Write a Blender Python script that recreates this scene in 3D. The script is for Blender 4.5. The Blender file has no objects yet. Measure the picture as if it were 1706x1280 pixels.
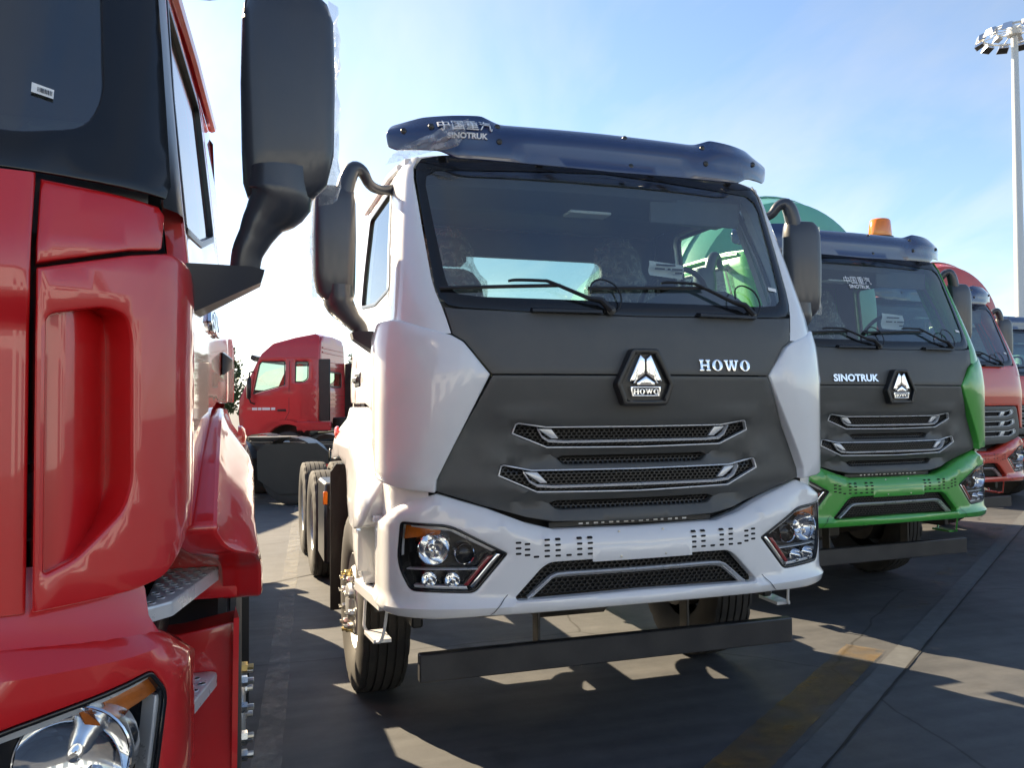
import bpy, bmesh, math, random
from math import sin, cos, pi, radians, sqrt, atan2
from mathutils import Vector, Matrix
from mathutils.geometry import delaunay_2d_cdt

S = bpy.context.scene
COL = S.collection
random.seed(7)

# ------------------------------------------------------------------ camera
cam = bpy.data.cameras.new('camera')
cam.sensor_width = 36.0
cam.lens = 36.0 * 1371.4 / 1706.0
cam.clip_end = 6000
cam.clip_start = 0.05
camo = bpy.data.objects.new('camera', cam)
COL.objects.link(camo)
YAW, PIT, ROL = 0.31694, 0.02628, -0.0060
fw = Vector((sin(YAW) * cos(PIT), cos(YAW) * cos(PIT), sin(PIT)))
rt = Vector((cos(YAW), -sin(YAW), 0))
up = rt.cross(fw)
r2 = rt * cos(ROL) + up * sin(ROL)
u2 = up * cos(ROL) - rt * sin(ROL)
camo.matrix_world = Matrix(((r2.x, u2.x, -fw.x, 0), (r2.y, u2.y, -fw.y, 0), (r2.z, u2.z, -fw.z, 1.738), (0, 0, 0, 1)))
S.camera = camo
S.render.resolution_x, S.render.resolution_y = 1024, 769

# ------------------------------------------------------------------ sky, sun, exposure
SUN_EL = radians(31)
SUN_DIR = Vector((-0.49, 0.87, 0)).normalized()          # towards the sun, on the ground
W = bpy.data.worlds.new('World')
S.world = W
W.use_nodes = True
wn, wl = W.node_tree.nodes, W.node_tree.links
wn.clear()
sky = wn.new('ShaderNodeTexSky')
sky.sky_type = 'NISHITA'
sky.sun_disc = False
sky.sun_elevation = SUN_EL
sky.sun_rotation = atan2(SUN_DIR.x, SUN_DIR.y)
sky.air_density = 1.15
sky.dust_density = 0.45
sky.ozone_density = 4.5
bg = wn.new('ShaderNodeBackground')
bg.inputs['Strength'].default_value = 0.051
wo = wn.new('ShaderNodeOutputWorld')
tc = wn.new('ShaderNodeTexCoord')
# thin high cloud, all round the sky: streaked noise on a flat layer overhead
sepw = wn.new('ShaderNodeSeparateXYZ')
wl.new(tc.outputs['Generated'], sepw.inputs[0])
addz = wn.new('ShaderNodeMath'); addz.operation = 'ADD'; addz.inputs[1].default_value = 0.22
wl.new(sepw.outputs['Z'], addz.inputs[0])
mxz = wn.new('ShaderNodeMath'); mxz.operation = 'MAXIMUM'; mxz.inputs[1].default_value = 0.08
wl.new(addz.outputs[0], mxz.inputs[0])
dvx = wn.new('ShaderNodeMath'); dvx.operation = 'DIVIDE'
dvy = wn.new('ShaderNodeMath'); dvy.operation = 'DIVIDE'
wl.new(sepw.outputs['X'], dvx.inputs[0]); wl.new(mxz.outputs[0], dvx.inputs[1])
wl.new(sepw.outputs['Y'], dvy.inputs[0]); wl.new(mxz.outputs[0], dvy.inputs[1])
cmb = wn.new('ShaderNodeCombineXYZ')
wl.new(dvx.outputs[0], cmb.inputs[0]); wl.new(dvy.outputs[0], cmb.inputs[1])
mp = wn.new('ShaderNodeMapping')
mp.inputs['Rotation'].default_value = (0, 0, radians(25))
mp.inputs['Scale'].default_value = (1.3, 0.55, 1)
wl.new(cmb.outputs[0], mp.inputs[0])
nz = wn.new('ShaderNodeTexNoise')
nz.inputs['Scale'].default_value = 1.6
nz.inputs['Detail'].default_value = 7
nz.inputs['Roughness'].default_value = 0.55
nz.inputs['Distortion'].default_value = 0.5
wl.new(mp.outputs[0], nz.inputs[0])
rmp = wn.new('ShaderNodeValToRGB')
rmp.color_ramp.elements[0].position = 0.40
rmp.color_ramp.elements[1].position = 0.78
rmp.color_ramp.elements[0].color = (0.10, 0.10, 0.10, 1)
rmp.color_ramp.elements[1].color = (0.62, 0.62, 0.62, 1)
wl.new(nz.outputs['Fac'], rmp.inputs[0])
# cloud is lit by the sky round it: its colour is the sky's own brightness, greyed and lifted
bw = wn.new('ShaderNodeRGBToBW')
wl.new(sky.outputs[0], bw.inputs[0])
ml = wn.new('ShaderNodeMath'); ml.operation = 'MULTIPLY'; ml.inputs[1].default_value = 1.5
wl.new(bw.outputs[0], ml.inputs[0])
mixc = wn.new('ShaderNodeMix'); mixc.data_type = 'RGBA'
wl.new(rmp.outputs[0], mixc.inputs[0])
wl.new(sky.outputs[0], mixc.inputs[6])
wl.new(ml.outputs[0], mixc.inputs[7])
wl.new(mixc.outputs[2], bg.inputs['Color'])
wl.new(bg.outputs[0], wo.inputs['Surface'])

sun = bpy.data.lights.new('sun', 'SUN')
sun.energy = 3.9
sun.angle = radians(0.55)
sun.color = (1.0, 0.81, 0.55)
suno = bpy.data.objects.new('sun', sun)
COL.objects.link(suno)
sd = Vector((SUN_DIR.x * cos(SUN_EL), SUN_DIR.y * cos(SUN_EL), sin(SUN_EL)))
suno.rotation_euler = sd.to_track_quat('Z', 'Y').to_euler()
suno.location = (0, 0, 40)
S.view_settings.view_transform = 'Standard'
S.view_settings.look = 'None'
S.view_settings.exposure = 2.2
S.view_settings.gamma = 1.0
S.view_settings.use_curve_mapping = False

# ------------------------------------------------------------------ materials
MATS = {}
def mat(name, col, rough=0.5, metal=0.0, coat=0.0, spec=0.5, noise=0.0, nscale=8.0, bump=0.0, bscale=200.0, rvar=0.0, emit=None, trans=0.0, coatr=0.04, dirt=0.0):
    if name in MATS: return MATS[name]
    m = bpy.data.materials.new(name); m.use_nodes = True
    n, l = m.node_tree.nodes, m.node_tree.links
    b = n['Principled BSDF']
    b.inputs['Base Color'].default_value = (*col, 1)
    b.inputs['Roughness'].default_value = rough
    b.inputs['Metallic'].default_value = metal
    b.inputs['Coat Weight'].default_value = coat
    b.inputs['Coat Roughness'].default_value = coatr
    b.inputs['Specular IOR Level'].default_value = spec
    b.inputs['Transmission Weight'].default_value = trans
    if emit: b.inputs['Emission Color'].default_value = (*emit[0], 1); b.inputs['Emission Strength'].default_value = emit[1]
    t = n.new('ShaderNodeTexCoord')
    if noise or rvar or dirt:
        z = n.new('ShaderNodeTexNoise'); z.inputs['Scale'].default_value = nscale; z.inputs['Detail'].default_value = 6; z.inputs['Roughness'].default_value = 0.65
        l.new(t.outputs['Object'], z.inputs[0])
    last = None
    if noise:
        r = n.new('ShaderNodeMapRange'); r.inputs[1].default_value = 0.25; r.inputs[2].default_value = 0.75; r.inputs[3].default_value = 1 - noise; r.inputs[4].default_value = 1 + noise
        l.new(z.outputs['Fac'], r.inputs[0])
        h = n.new('ShaderNodeMix'); h.data_type = 'RGBA'; h.blend_type = 'MULTIPLY'; h.inputs[0].default_value = 1
        h.inputs[6].default_value = (*col, 1); l.new(r.outputs[0], h.inputs[7]); l.new(h.outputs[2], b.inputs['Base Color']); last = h.outputs[2]
    if dirt:    # thin road dust, thicker in patches
        z2 = n.new('ShaderNodeTexNoise'); z2.inputs['Scale'].default_value = 3.1; z2.inputs['Detail'].default_value = 9; z2.inputs['Roughness'].default_value = 0.72
        l.new(t.outputs['Object'], z2.inputs[0])
        r2_ = n.new('ShaderNodeMapRange'); r2_.inputs[1].default_value = 0.42; r2_.inputs[2].default_value = 0.85; r2_.inputs[3].default_value = dirt * .25; r2_.inputs[4].default_value = dirt
        l.new(z2.outputs['Fac'], r2_.inputs[0])
        h2 = n.new('ShaderNodeMix'); h2.data_type = 'RGBA'; l.new(r2_.outputs[0], h2.inputs[0])
        if last: l.new(last, h2.inputs[6])
        else: h2.inputs[6].default_value = (*col, 1)
        h2.inputs[7].default_value = (0.33, 0.29, 0.23, 1); l.new(h2.outputs[2], b.inputs['Base Color'])
    if rvar:
        r = n.new('ShaderNodeMapRange'); r.inputs[1].default_value = 0.3; r.inputs[2].default_value = 0.7; r.inputs[3].default_value = max(0.02, rough - rvar); r.inputs[4].default_value = rough + rvar
        l.new(z.outputs['Fac'], r.inputs[0]); l.new(r.outputs[0], b.inputs['Roughness'])
    if bump:
        z3 = n.new('ShaderNodeTexNoise'); z3.inputs['Scale'].default_value = bscale; z3.inputs['Detail'].default_value = 3
        l.new(t.outputs['Object'], z3.inputs[0])
        bp = n.new('ShaderNodeBump'); bp.inputs['Strength'].default_value = bump; bp.inputs['Distance'].default_value = 0.002
        l.new(z3.outputs['Fac'], bp.inputs['Height']); l.new(bp.outputs[0], b.inputs['Normal'])
        if coat: pass
    MATS[name] = m
    return m

def paint(name, col):
    return mat('paint_' + name, col, rough=0.32, coat=1.0, coatr=0.03, noise=0.03, nscale=2.0, rvar=0.05, bump=0.012, bscale=22.0, dirt=0.07)
WHITE = paint('white', (0.80, 0.81, 0.82))
GREEN = paint('green', (0.055, 0.36, 0.045))
RED = paint('red', (0.60, 0.004, 0.008))
ORANGE = paint('orange_red', (0.62, 0.045, 0.018))
FARRED = mat('paint_far_red', (0.48, 0.012, 0.02), rough=0.35, coat=0.8, coatr=0.05, noise=0.05, nscale=2, dirt=0.06)
TEAL = mat('drum_teal', (0.10, 0.38, 0.30), rough=0.4, coat=0.5, coatr=0.1, noise=0.06, nscale=2, dirt=0.12)
DRUMRED = mat('drum_red', (0.50, 0.04, 0.03), rough=0.4, coat=0.5, coatr=0.1, noise=0.06, nscale=2, dirt=0.1)
GRILLE = mat('grille_plastic', (0.072, 0.076, 0.076), rough=0.46, noise=0.08, nscale=5, bump=0.12, bscale=420, rvar=0.05, dirt=0.10)
BLACK = mat('black_plastic', (0.014, 0.015, 0.017), rough=0.33, noise=0.1, nscale=6, bump=0.06, bscale=300, dirt=0.05)
MIRROR_BLACK = mat('mirror_plastic', (0.030, 0.036, 0.050), rough=0.36, coat=0.5, coatr=0.16, noise=0.1, nscale=6, bump=0.06, bscale=350, dirt=0.05)
FRIT = mat('windscreen_band', (0.010, 0.011, 0.013), rough=0.12, spec=0.5)
VISOR = mat('visor_acrylic', (0.016, 0.034, 0.105), rough=0.12, coat=1.0, coatr=0.02, noise=0.1, nscale=3, bump=0.02, bscale=9, rvar=0.04)
FRAME = mat('chassis_black', (0.020, 0.020, 0.021), rough=0.5, noise=0.2, nscale=7, rvar=0.12, dirt=0.22)
BAR = mat('bar_black', (0.028, 0.029, 0.033), rough=0.36, noise=0.12, nscale=6, rvar=0.08, dirt=0.10)
RUBBER = mat('rubber', (0.022, 0.021, 0.020), rough=0.75, noise=0.2, nscale=9, bump=0.1, bscale=120, dirt=0.13)
CHROME = mat('chrome', (0.82, 0.83, 0.85), rough=0.07, metal=1.0, rvar=0.04, nscale=10)
SILVER = mat('satin_silver', (0.66, 0.67, 0.68), rough=0.30, metal=0.35, rvar=0.06, nscale=10)
STEEL = mat('zinc_steel', (0.55, 0.54, 0.50), rough=0.33, metal=1.0, noise=0.15, nscale=14, rvar=0.1)
RIM = mat('rim_paint', (0.42, 0.43, 0.44), rough=0.35, metal=0.5, noise=0.1, dirt=0.2)
BRASS = mat('yellow_zinc', (0.55, 0.42, 0.18), rough=0.32, metal=1.0, noise=0.2, nscale=20)
AMBER = mat('amber_lens', (0.85, 0.20, 0.01), rough=0.12, coat=1.0, bump=0.25, bscale=160)
AMBERLAMP = mat('amber_lamp', (0.50, 0.13, 0.012), rough=0.12, coat=1.0, noise=.3, nscale=30, bump=0.4, bscale=110)
REDLENS = mat('red_lens', (0.75, 0.06, 0.02), rough=0.15, coat=1.0, bump=0.2, bscale=160)
LAMPBLACK = mat('lamp_black', (0.012, 0.012, 0.013), rough=0.22)
LAMPRED = mat('lamp_red', (0.30, 0.012, 0.02), rough=0.2, coat=1)
DARK = mat('void_black', (0.006, 0.006, 0.007), rough=0.8)
TRIM = mat('cab_trim', (0.085, 0.095, 0.105), rough=0.6, noise=0.1, bump=0.1, bscale=260)
TRIMLIGHT = mat('cab_headliner', (0.075, 0.08, 0.085), rough=0.8, noise=0.06)
FABRIC = mat('seat_fabric', (0.05, 0.056, 0.066), rough=0.85, noise=0.15, bump=0.3, bscale=500)
PAPER = mat('paper', (0.80, 0.81, 0.80), rough=0.7, noise=0.02)
INK = mat('ink', (0.03, 0.03, 0.035), rough=0.6)
LETTERWHITE = mat('letter_white', (0.80, 0.81, 0.82), rough=0.4)
HOSE = mat('hose', (0.012, 0.012, 0.012), rough=0.4)
CREAM = mat('cream_paint', (0.55, 0.50, 0.36), rough=0.4, coat=.4)
MASTGREY = mat('mast_paint', (0.62, 0.64, 0.64), rough=0.4, noise=0.05)
ALU = mat('aluminium', (0.70, 0.71, 0.72), rough=0.25, metal=1.0)
BARK = mat('bark', (0.09, 0.065, 0.045), rough=0.9, noise=0.3)

def glassmat(name, tint, refl=1.0, rough=0.0, base=0.04):
    m = bpy.data.materials.new(name); m.use_nodes = True
    n, l = m.node_tree.nodes, m.node_tree.links
    n.clear()
    o = n.new('ShaderNodeOutputMaterial'); mx = n.new('ShaderNodeMixShader')
    t = n.new('ShaderNodeBsdfTransparent'); g = n.new('ShaderNodeBsdfGlossy')
    t.inputs[0].default_value = (*tint, 1); g.inputs['Roughness'].default_value = rough
    lw = n.new('ShaderNodeLayerWeight'); lw.inputs['Blend'].default_value = 0.5
    p = n.new('ShaderNodeMath'); p.operation = 'POWER'; p.inputs[1].default_value = 5
    a = n.new('ShaderNodeMath'); a.operation = 'MULTIPLY_ADD'; a.inputs[1].default_value = (1 - base) * refl; a.inputs[2].default_value = base
    l.new(lw.outputs['Facing'], p.inputs[0]); l.new(p.outputs[0], a.inputs[0]); l.new(a.outputs[0], mx.inputs[0])
    l.new(t.outputs[0], mx.inputs[1]); l.new(g.outputs[0], mx.inputs[2]); l.new(mx.outputs[0], o.inputs[0])
    return m
GLASS = glassmat('windscreen_glass', (0.70, 0.80, 0.80), base=0.20)
SIDEGLASS = glassmat('side_glass', (0.62, 0.78, 0.70), base=0.08)
LENS = glassmat('lamp_lens', (0.95, 0.96, 0.97), base=0.05)

def filmmat():
    m = bpy.data.materials.new('protective_film'); m.use_nodes = True
    n, l = m.node_tree.nodes, m.node_tree.links
    n.clear()
    o = n.new('ShaderNodeOutputMaterial'); mx = n.new('ShaderNodeMixShader')
    t = n.new('ShaderNodeBsdfTransparent'); t.inputs[0].default_value = (0.93, 0.93, 0.92, 1)
    p = n.new('ShaderNodeBsdfPrincipled'); p.inputs['Base Color'].default_value = (0.75, 0.75, 0.74, 1); p.inputs['Roughness'].default_value = 0.18
    p.inputs['Coat Weight'].default_value = 0.5
    tc_ = n.new('ShaderNodeTexCoord'); z = n.new('ShaderNodeTexNoise'); z.inputs['Scale'].default_value = 14; z.inputs['Detail'].default_value = 5; z.inputs['Distortion'].default_value = 1.6
    r = n.new('ShaderNodeMapRange'); r.inputs[1].default_value = 0.4; r.inputs[2].default_value = 0.8; r.inputs[3].default_value = 0.12; r.inputs[4].default_value = 0.6
    bp = n.new('ShaderNodeBump'); bp.inputs['Strength'].default_value = 0.8; bp.inputs['Distance'].default_value = 0.02
    l.new(tc_.outputs['Object'], z.inputs[0]); l.new(z.outputs['Fac'], r.inputs[0]); l.new(z.outputs['Fac'], bp.inputs['Height']); l.new(bp.outputs[0], p.inputs['Normal'])
    l.new(r.outputs[0], mx.inputs[0]); l.new(t.outputs[0], mx.inputs[1]); l.new(p.outputs[0], mx.inputs[2]); l.new(mx.outputs[0], o.inputs[0])
    return m
FILM = filmmat()

# ------------------------------------------------------------------ mesh helpers
class MB:
    def __init__(s): s.v = []; s.f = []
    def add(s, v, f):
        o = len(s.v); s.v += [tuple(p) for p in v]; s.f += [tuple(i + o for i in q) for q in f]; return s
    def hull(s, pts):
        bm = bmesh.new()
        for p in pts: bm.verts.new(p)
        r = bmesh.ops.convex_hull(bm, input=bm.verts)
        bmesh.ops.delete(bm, geom=[g for g in r['geom_unused'] + r['geom_interior'] if isinstance(g, bmesh.types.BMVert)], context='VERTS')
        bmesh.ops.dissolve_limit(bm, angle_limit=0.01, verts=bm.verts, edges=bm.edges)
        bm.verts.index_update()
        s.add([v.co[:] for v in bm.verts], [[v.index for v in f.verts] for f in bm.faces]); bm.free(); return s
    def box(s, x0, x1, y0, y1, z0, z1, b=0.006):
        pts = []
        b = min(b, abs(x1 - x0) * .45, abs(y1 - y0) * .45, abs(z1 - z0) * .45)
        for x, sx in ((min(x0, x1), 1), (max(x0, x1), -1)):
            for y, sy in ((min(y0, y1), 1), (max(y0, y1), -1)):
                for z, sz in ((min(z0, z1), 1), (max(z0, z1), -1)):
                    pts += [(x, y + sy * b, z + sz * b), (x + sx * b, y, z + sz * b), (x + sx * b, y + sy * b, z)]
        return s.hull(pts)
    def curve(s, path, r, n=8, k=4):
        P = [Vector(p) for p in path]; rs = list(r) if isinstance(r, (list, tuple)) else [r] * len(P); Q, q = [], []
        for i in range(len(P) - 1):
            a, b, c, d = P[max(0, i - 1)], P[i], P[i + 1], P[min(len(P) - 1, i + 2)]
            for j in range(k):
                t = j / k
                Q.append(.5 * ((2 * b) + (c - a) * t + (2 * a - 5 * b + 4 * c - d) * t * t + (3 * b - a - 3 * c + d) * t ** 3)); q.append(rs[i] + (rs[i + 1] - rs[i]) * t)
        return s.tube(Q + [P[-1]], q + [rs[-1]], n)
    def tube(s, path, r, n=8, cap=True):
        path = [Vector(p) for p in path]; rs = r if isinstance(r, (list, tuple)) else [r] * len(path)
        o = len(s.v); N = len(path); ref = None
        for i, p in enumerate(path):
            t = (path[min(i + 1, N - 1)] - path[max(i - 1, 0)]).normalized()
            if ref is None: ref = Vector((0, 0, 1)) if abs(t.z) < .9 else Vector((1, 0, 0))
            a = (ref - t * ref.dot(t)).normalized(); b = t.cross(a); ref = a
            for k in range(n):
                w = 2 * pi * k / n; s.v.append(tuple(p + (a * cos(w) + b * sin(w)) * rs[i]))
        for i in range(N - 1):
            for k in range(n):
                s.f.append((o + i * n + k, o + i * n + (k + 1) % n, o + (i + 1) * n + (k + 1) % n, o + (i + 1) * n + k))
        if cap:
            s.f.append(tuple(o + k for k in reversed(range(n)))); s.f.append(tuple(o + (N - 1) * n + k for k in range(n)))
        return s
    def ribbon(s, path, w, t, nrm):
        # rectangular bar swept on a path: w along nrm, t across
        path = [Vector(p) for p in path]; o = len(s.v); N = len(path); nrm = Vector(nrm)
        for i, p in enumerate(path):
            d1 = (path[i] - path[i - 1]).normalized() if i else None
            d2 = (path[i + 1] - path[i]).normalized() if i < N - 1 else None
            d = ((d1 or d2) + (d2 or d1)).normalized()
            c = d.cross(nrm).normalized()
            k = 1.0 / max(.4, d.dot(d2 or d1))
            a = nrm * (w / 2); b = c * (t / 2 * k)
            s.v += [tuple(p - a - b), tuple(p + a - b), tuple(p + a + b), tuple(p - a + b)]
        for i in range(N - 1):
            for k in range(4):
                s.f.append((o + i * 4 + k, o + i * 4 + (k + 1) % 4, o + i * 4 + 4 + (k + 1) % 4, o + i * 4 + 4 + k))
        s.f.append((o + 3, o + 2, o + 1, o)); e = o + (N - 1) * 4; s.f.append((e, e + 1, e + 2, e + 3))
        return s
    def lathe(s, prof, c, ax='x', n=32, flip=1, closed=False):
        # prof: list of (axial, radius); around axis through c
        o = len(s.v); m = len(prof)
        for k in range(n):
            w = 2 * pi * k / n; cw, sw = cos(w), sin(w)
            for a, r in prof:
                if callable(r): r = r(k)
                if ax == 'x': s.v.append((c[0] + a * flip, c[1] + r * cw, c[2] + r * sw))
                elif ax == 'y': s.v.append((c[0] + r * cw, c[1] + a * flip, c[2] + r * sw))
                else: s.v.append((c[0] + r * cw, c[1] + r * sw, c[2] + a * flip))
        for k in range(n):
            k2 = (k + 1) % n
            for j in range(m - 1 if not closed else m):
                j2 = (j + 1) % m
                s.f.append((o + k * m + j, o + k * m + j2, o + k2 * m + j2, o + k2 * m + j))
        return s
    def loft(s, secs, closed=False, caps=True):
        o = len(s.v); m = len(secs[0])
        for sc in secs: s.v += [tuple(p) for p in sc]
        for i in range(len(secs) - 1):
            for j in range(m if closed else m - 1):
                j2 = (j + 1) % m
                s.f.append((o + i * m + j, o + i * m + j2, o + (i + 1) * m + j2, o + (i + 1) * m + j))
        if closed and caps:
            s.f.append(tuple(o + j for j in reversed(range(m)))); s.f.append(tuple(o + (len(secs) - 1) * m + j for j in range(m)))
        return s
    def move(s, M):
        s.v = [tuple(M @ Vector(p)) for p in s.v]; return s
    def mesh(s, name, m, ang=38, smooth=True):
        me = bpy.data.meshes.new(name); me.from_pydata(s.v, [], s.f); me.validate()
        if m: me.materials.append(m)
        if smooth and len(me.polygons):
            me.polygons.foreach_set('use_smooth', [True] * len(me.polygons))
            me.set_sharp_from_angle(angle=radians(ang))
        me.update(); return me

def area2(P): return sum(P[i][0] * P[(i + 1) % len(P)][1] - P[(i + 1) % len(P)][0] * P[i][1] for i in range(len(P))) / 2
def ccw(P): return list(P) if area2(P) > 0 else list(reversed(P))
def dens(P, g):
    out = []
    for i in range(len(P)):
        a, b = P[i], P[(i + 1) % len(P)]; d = math.hypot(b[0] - a[0], b[1] - a[1]); n = max(1, int(math.ceil(d / g)))
        out += [(a[0] + (b[0] - a[0]) * k / n, a[1] + (b[1] - a[1]) * k / n) for k in range(n)]
    return out
def inset(P, d):
    n = len(P); out = []
    for i in range(n):
        a, b, c = P[i - 1], P[i], P[(i + 1) % n]
        e1 = Vector((b[0] - a[0], b[1] - a[1])); e2 = Vector((c[0] - b[0], c[1] - b[1]))
        if e1.length < 1e-9 or e2.length < 1e-9: out.append(b); continue
        e1.normalize(); e2.normalize()
        n1 = Vector((-e1.y, e1.x)); n2 = Vector((-e2.y, e2.x)); m = n1 + n2
        if m.length < 1e-6: m = n1
        m.normalize(); k = d / max(.45, m.dot(n1)); out.append((b[0] + m.x * k, b[1] + m.y * k))
    return out
def inside(p, P):
    x, y = p; c = False; n = len(P); j = n - 1
    for i in range(n):
        xi, yi = P[i]; xj, yj = P[j]
        if (yi > y) != (yj > y) and x < (xj - xi) * (y - yi) / (yj - yi) + xi: c = not c
        j = i
    return c
def segd(p, P):
    best = 9
    for i in range(len(P)):
        a, b = P[i], P[(i + 1) % len(P)]; dx, dy = b[0] - a[0], b[1] - a[1]; L = dx * dx + dy * dy
        t = 0 if L == 0 else max(0, min(1, ((p[0] - a[0]) * dx + (p[1] - a[1]) * dy) / L))
        best = min(best, math.hypot(p[0] - a[0] - t * dx, p[1] - a[1] - t * dy))
    return best
def rnd(P, r, n=4):
    # round every corner of a polygon by about r
    out = []; N = len(P)
    rr = r if isinstance(r, (list, tuple)) else [r] * N
    for i in range(N):
        a, b, c = Vector(P[i - 1]), Vector(P[i]), Vector(P[(i + 1) % N])
        d = min(rr[i], (a - b).length * .45, (c - b).length * .45)
        if d < 1e-5: out.append(tuple(b)); continue
        p, q = b + (a - b).normalized() * d, b + (c - b).normalized() * d
        for k in range(n + 1):
            t = k / n; out.append(tuple(p * (1 - t) ** 2 + b * 2 * t * (1 - t) + q * t * t))
    return out
def sym(H):
    # half outline listed from the centre line out and back (u>=0) -> full outline
    return list(H) + [(-u, v) for u, v in reversed(H) if abs(u) > 1e-6]

def sheet(poly, M, holes=(), r=0.004, depth=0.02, grid=0.07, mb=None, flip=False):
    mb = mb or MB()
    loops = [(ccw(poly), 1)] + [(ccw(h), -1) for h in holes]
    pts, dd, edges = [], [], []; rings0 = []
    for L, sg in loops:
        L = dens(L, grid)
        for k, (off, d) in enumerate(((0, r), (.3 * r, .3 * r), (r, 0)) if r > 0 else ((0, 0),)):
            R = inset(L, off * sg) if off else L
            if k == 0: rings0.append(R)
            o = len(pts); pts += R; dd += [d] * len(R)
            edges += [(o + i, o + (i + 1) % len(R)) for i in range(len(R))]
    us = [p[0] for p in rings0[0]]; vs = [p[1] for p in rings0[0]]
    nu = int((max(us) - min(us)) / grid); nv = int((max(vs) - min(vs)) / grid)
    for i in range(1, nu + 1):
        for j in range(1, nv + 1):
            p = (min(us) + (i - .5 + .11 * (j % 2)) * (max(us) - min(us)) / max(1, nu), min(vs) + (j - .5) * (max(vs) - min(vs)) / max(1, nv))
            if inside(p, rings0[0]) and not any(inside(p, h) for h in rings0[1:]) and all(segd(p, h) > max(grid * .4, r * 1.6) for h in rings0):
                pts.append(p); dd.append(0)
    V, E, F, ov, _, _ = delaunay_2d_cdt([Vector(p) for p in pts], edges, [], 0, 1e-7)
    vd = [max([dd[k] for k in o if k < len(dd)] or [0]) for o in ov]
    tri = []
    for f in F:
        c = (sum(V[i].x for i in f) / len(f), sum(V[i].y for i in f) / len(f))
        if inside(c, rings0[0]) and not any(inside(c, h) for h in rings0[1:]): tri.append(tuple(reversed(f)) if flip else tuple(f))
    mb.add([M(V[i].x, V[i].y, vd[i]) for i in range(len(V))], tri)
    if depth > r:
        for R in rings0:
            n = len(R); top = [M(p[0], p[1], r) for p in R]; bot = [M(p[0], p[1], depth) for p in R]
            mb.add(top + bot, [((i, n + i, n + (i + 1) % n, (i + 1) % n) if not flip else (i, (i + 1) % n, n + (i + 1) % n, n + i)) for i in range(n)])
    return mb

CACHE = {}
def part(name, make, m, parent, key=None, ang=38, kind=None, label=None, smooth=True):
    k = (key, m.name) if key else None
    if k and k in CACHE: me = CACHE[k]
    else:
        me = make().mesh(name, m, ang, smooth)
        if k: CACHE[k] = me
    o = bpy.data.objects.new(name, me); COL.objects.link(o)
    if parent: o.parent = parent
    if kind: o['kind'] = kind
    if label: o['label'] = label
    return o
def thing(name, label, cat, loc=(0, 0, 0), rot=0.0, group=None):
    o = bpy.data.objects.new(name, None); COL.objects.link(o); o.location = loc; o.rotation_euler = (0, 0, rot)
    o['label'] = label; o['category'] = cat
    if group: o['group'] = group
    o.empty_display_size = .3
    return o

def text2d(body, size, bold=0.0, align='CENTER', space=1.0):
    c = bpy.data.curves.new('t', 'FONT'); c.body = body; c.size = size; c.align_x = align; c.align_y = 'CENTER'
    c.offset = bold; c.space_character = space; c.resolution_u = 3; c.fill_mode = 'FRONT'
    o = bpy.data.objects.new('t', c); COL.objects.link(o)
    dg = bpy.context.evaluated_depsgraph_get(); dg.update()
    me = bpy.data.meshes.new_from_object(o.evaluated_get(dg))
    V = [tuple(v.co) for v in me.vertices]; F = [tuple(p.vertices) for p in me.polygons]
    bpy.data.objects.remove(o); bpy.data.curves.remove(c); bpy.data.meshes.remove(me)
    return V, F
def textmesh(body, size, u, v, M, raise_=0.002, bold=0.0, depth=0.0, space=1.0, sx=1.0):
    V, F = text2d(body, size, bold, space=space); mb = MB()
    n = len(V); top = [M(u + p[0] * sx, v + p[1], -raise_) for p in V]
    mb.add(top, F)
    if depth:
        cnt = {}
        for f in F:
            for i in range(len(f)):
                e = (f[i], f[(i + 1) % len(f)]); cnt[tuple(sorted(e))] = None if tuple(sorted(e)) in cnt else e
        bot = [M(u + p[0] * sx, v + p[1], -raise_ + depth) for p in V]
        mb.add(top + bot, [(e[1], e[0], e[0] + n, e[1] + n) for e in cnt.values() if e])
    return mb
def capsule(mb, u, v, w, h, M, d):
    P = []
    r = h / 2
    for k in range(7): a = -pi / 2 + pi * k / 6; P.append((u + w / 2 - r + r * cos(a), v + r * sin(a)))
    for k in range(7): a = pi / 2 + pi * k / 6; P.append((u - w / 2 + r + r * cos(a), v + r * sin(a)))
    mb.add([M(p[0], p[1], d) for p in P], [tuple(range(len(P)))])
def honeycomb(mb, poly, M, rx, rz, d0=0.0, dep=0.012, wall=0.22):
    # stretched hexagon cells, each a frame with a front face and inner walls
    us = [p[0] for p in poly]; vs = [p[1] for p in poly]
    dz = rz * 1.5; dx = rx * sqrt(3); row = 0; v = min(vs) + rz * .6
    k = 1 - wall
    while v < max(vs):
        u = min(us) + (dx / 2 if row % 2 else 0)
        while u < max(us):
            if inside((u, v), poly) and segd((u, v), poly) > min(rx, rz) * .55:
                out = [(u + rx * cos(pi / 6 + i * pi / 3), v + rz * sin(pi / 6 + i * pi / 3)) for i in range(6)]
                inn = [(u + k * rx * cos(pi / 6 + i * pi / 3), v + k * rz * sin(pi / 6 + i * pi / 3)) for i in range(6)]
                mb.add([M(*p, d0) for p in out] + [M(*p, d0) for p in inn] + [M(*p, d0 + dep) for p in inn],
                       [(i, (i + 1) % 6, 6 + (i + 1) % 6, 6 + i) for i in range(6)] + [(6 + i, 6 + (i + 1) % 6, 12 + (i + 1) % 6, 12 + i) for i in range(6)])
            u += dx
        v += dz; row += 1
    return mb
def interp(T, x):
    if x <= T[0][0]: return T[0][1]
    for (a, b), (c, d) in zip(T, T[1:]):
        if x <= c: return b + (d - b) * (x - a) / (c - a)
    return T[-1][1]
def smooth01(t): t = max(0, min(1, t)); return t * t * (3 - 2 * t)
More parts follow.
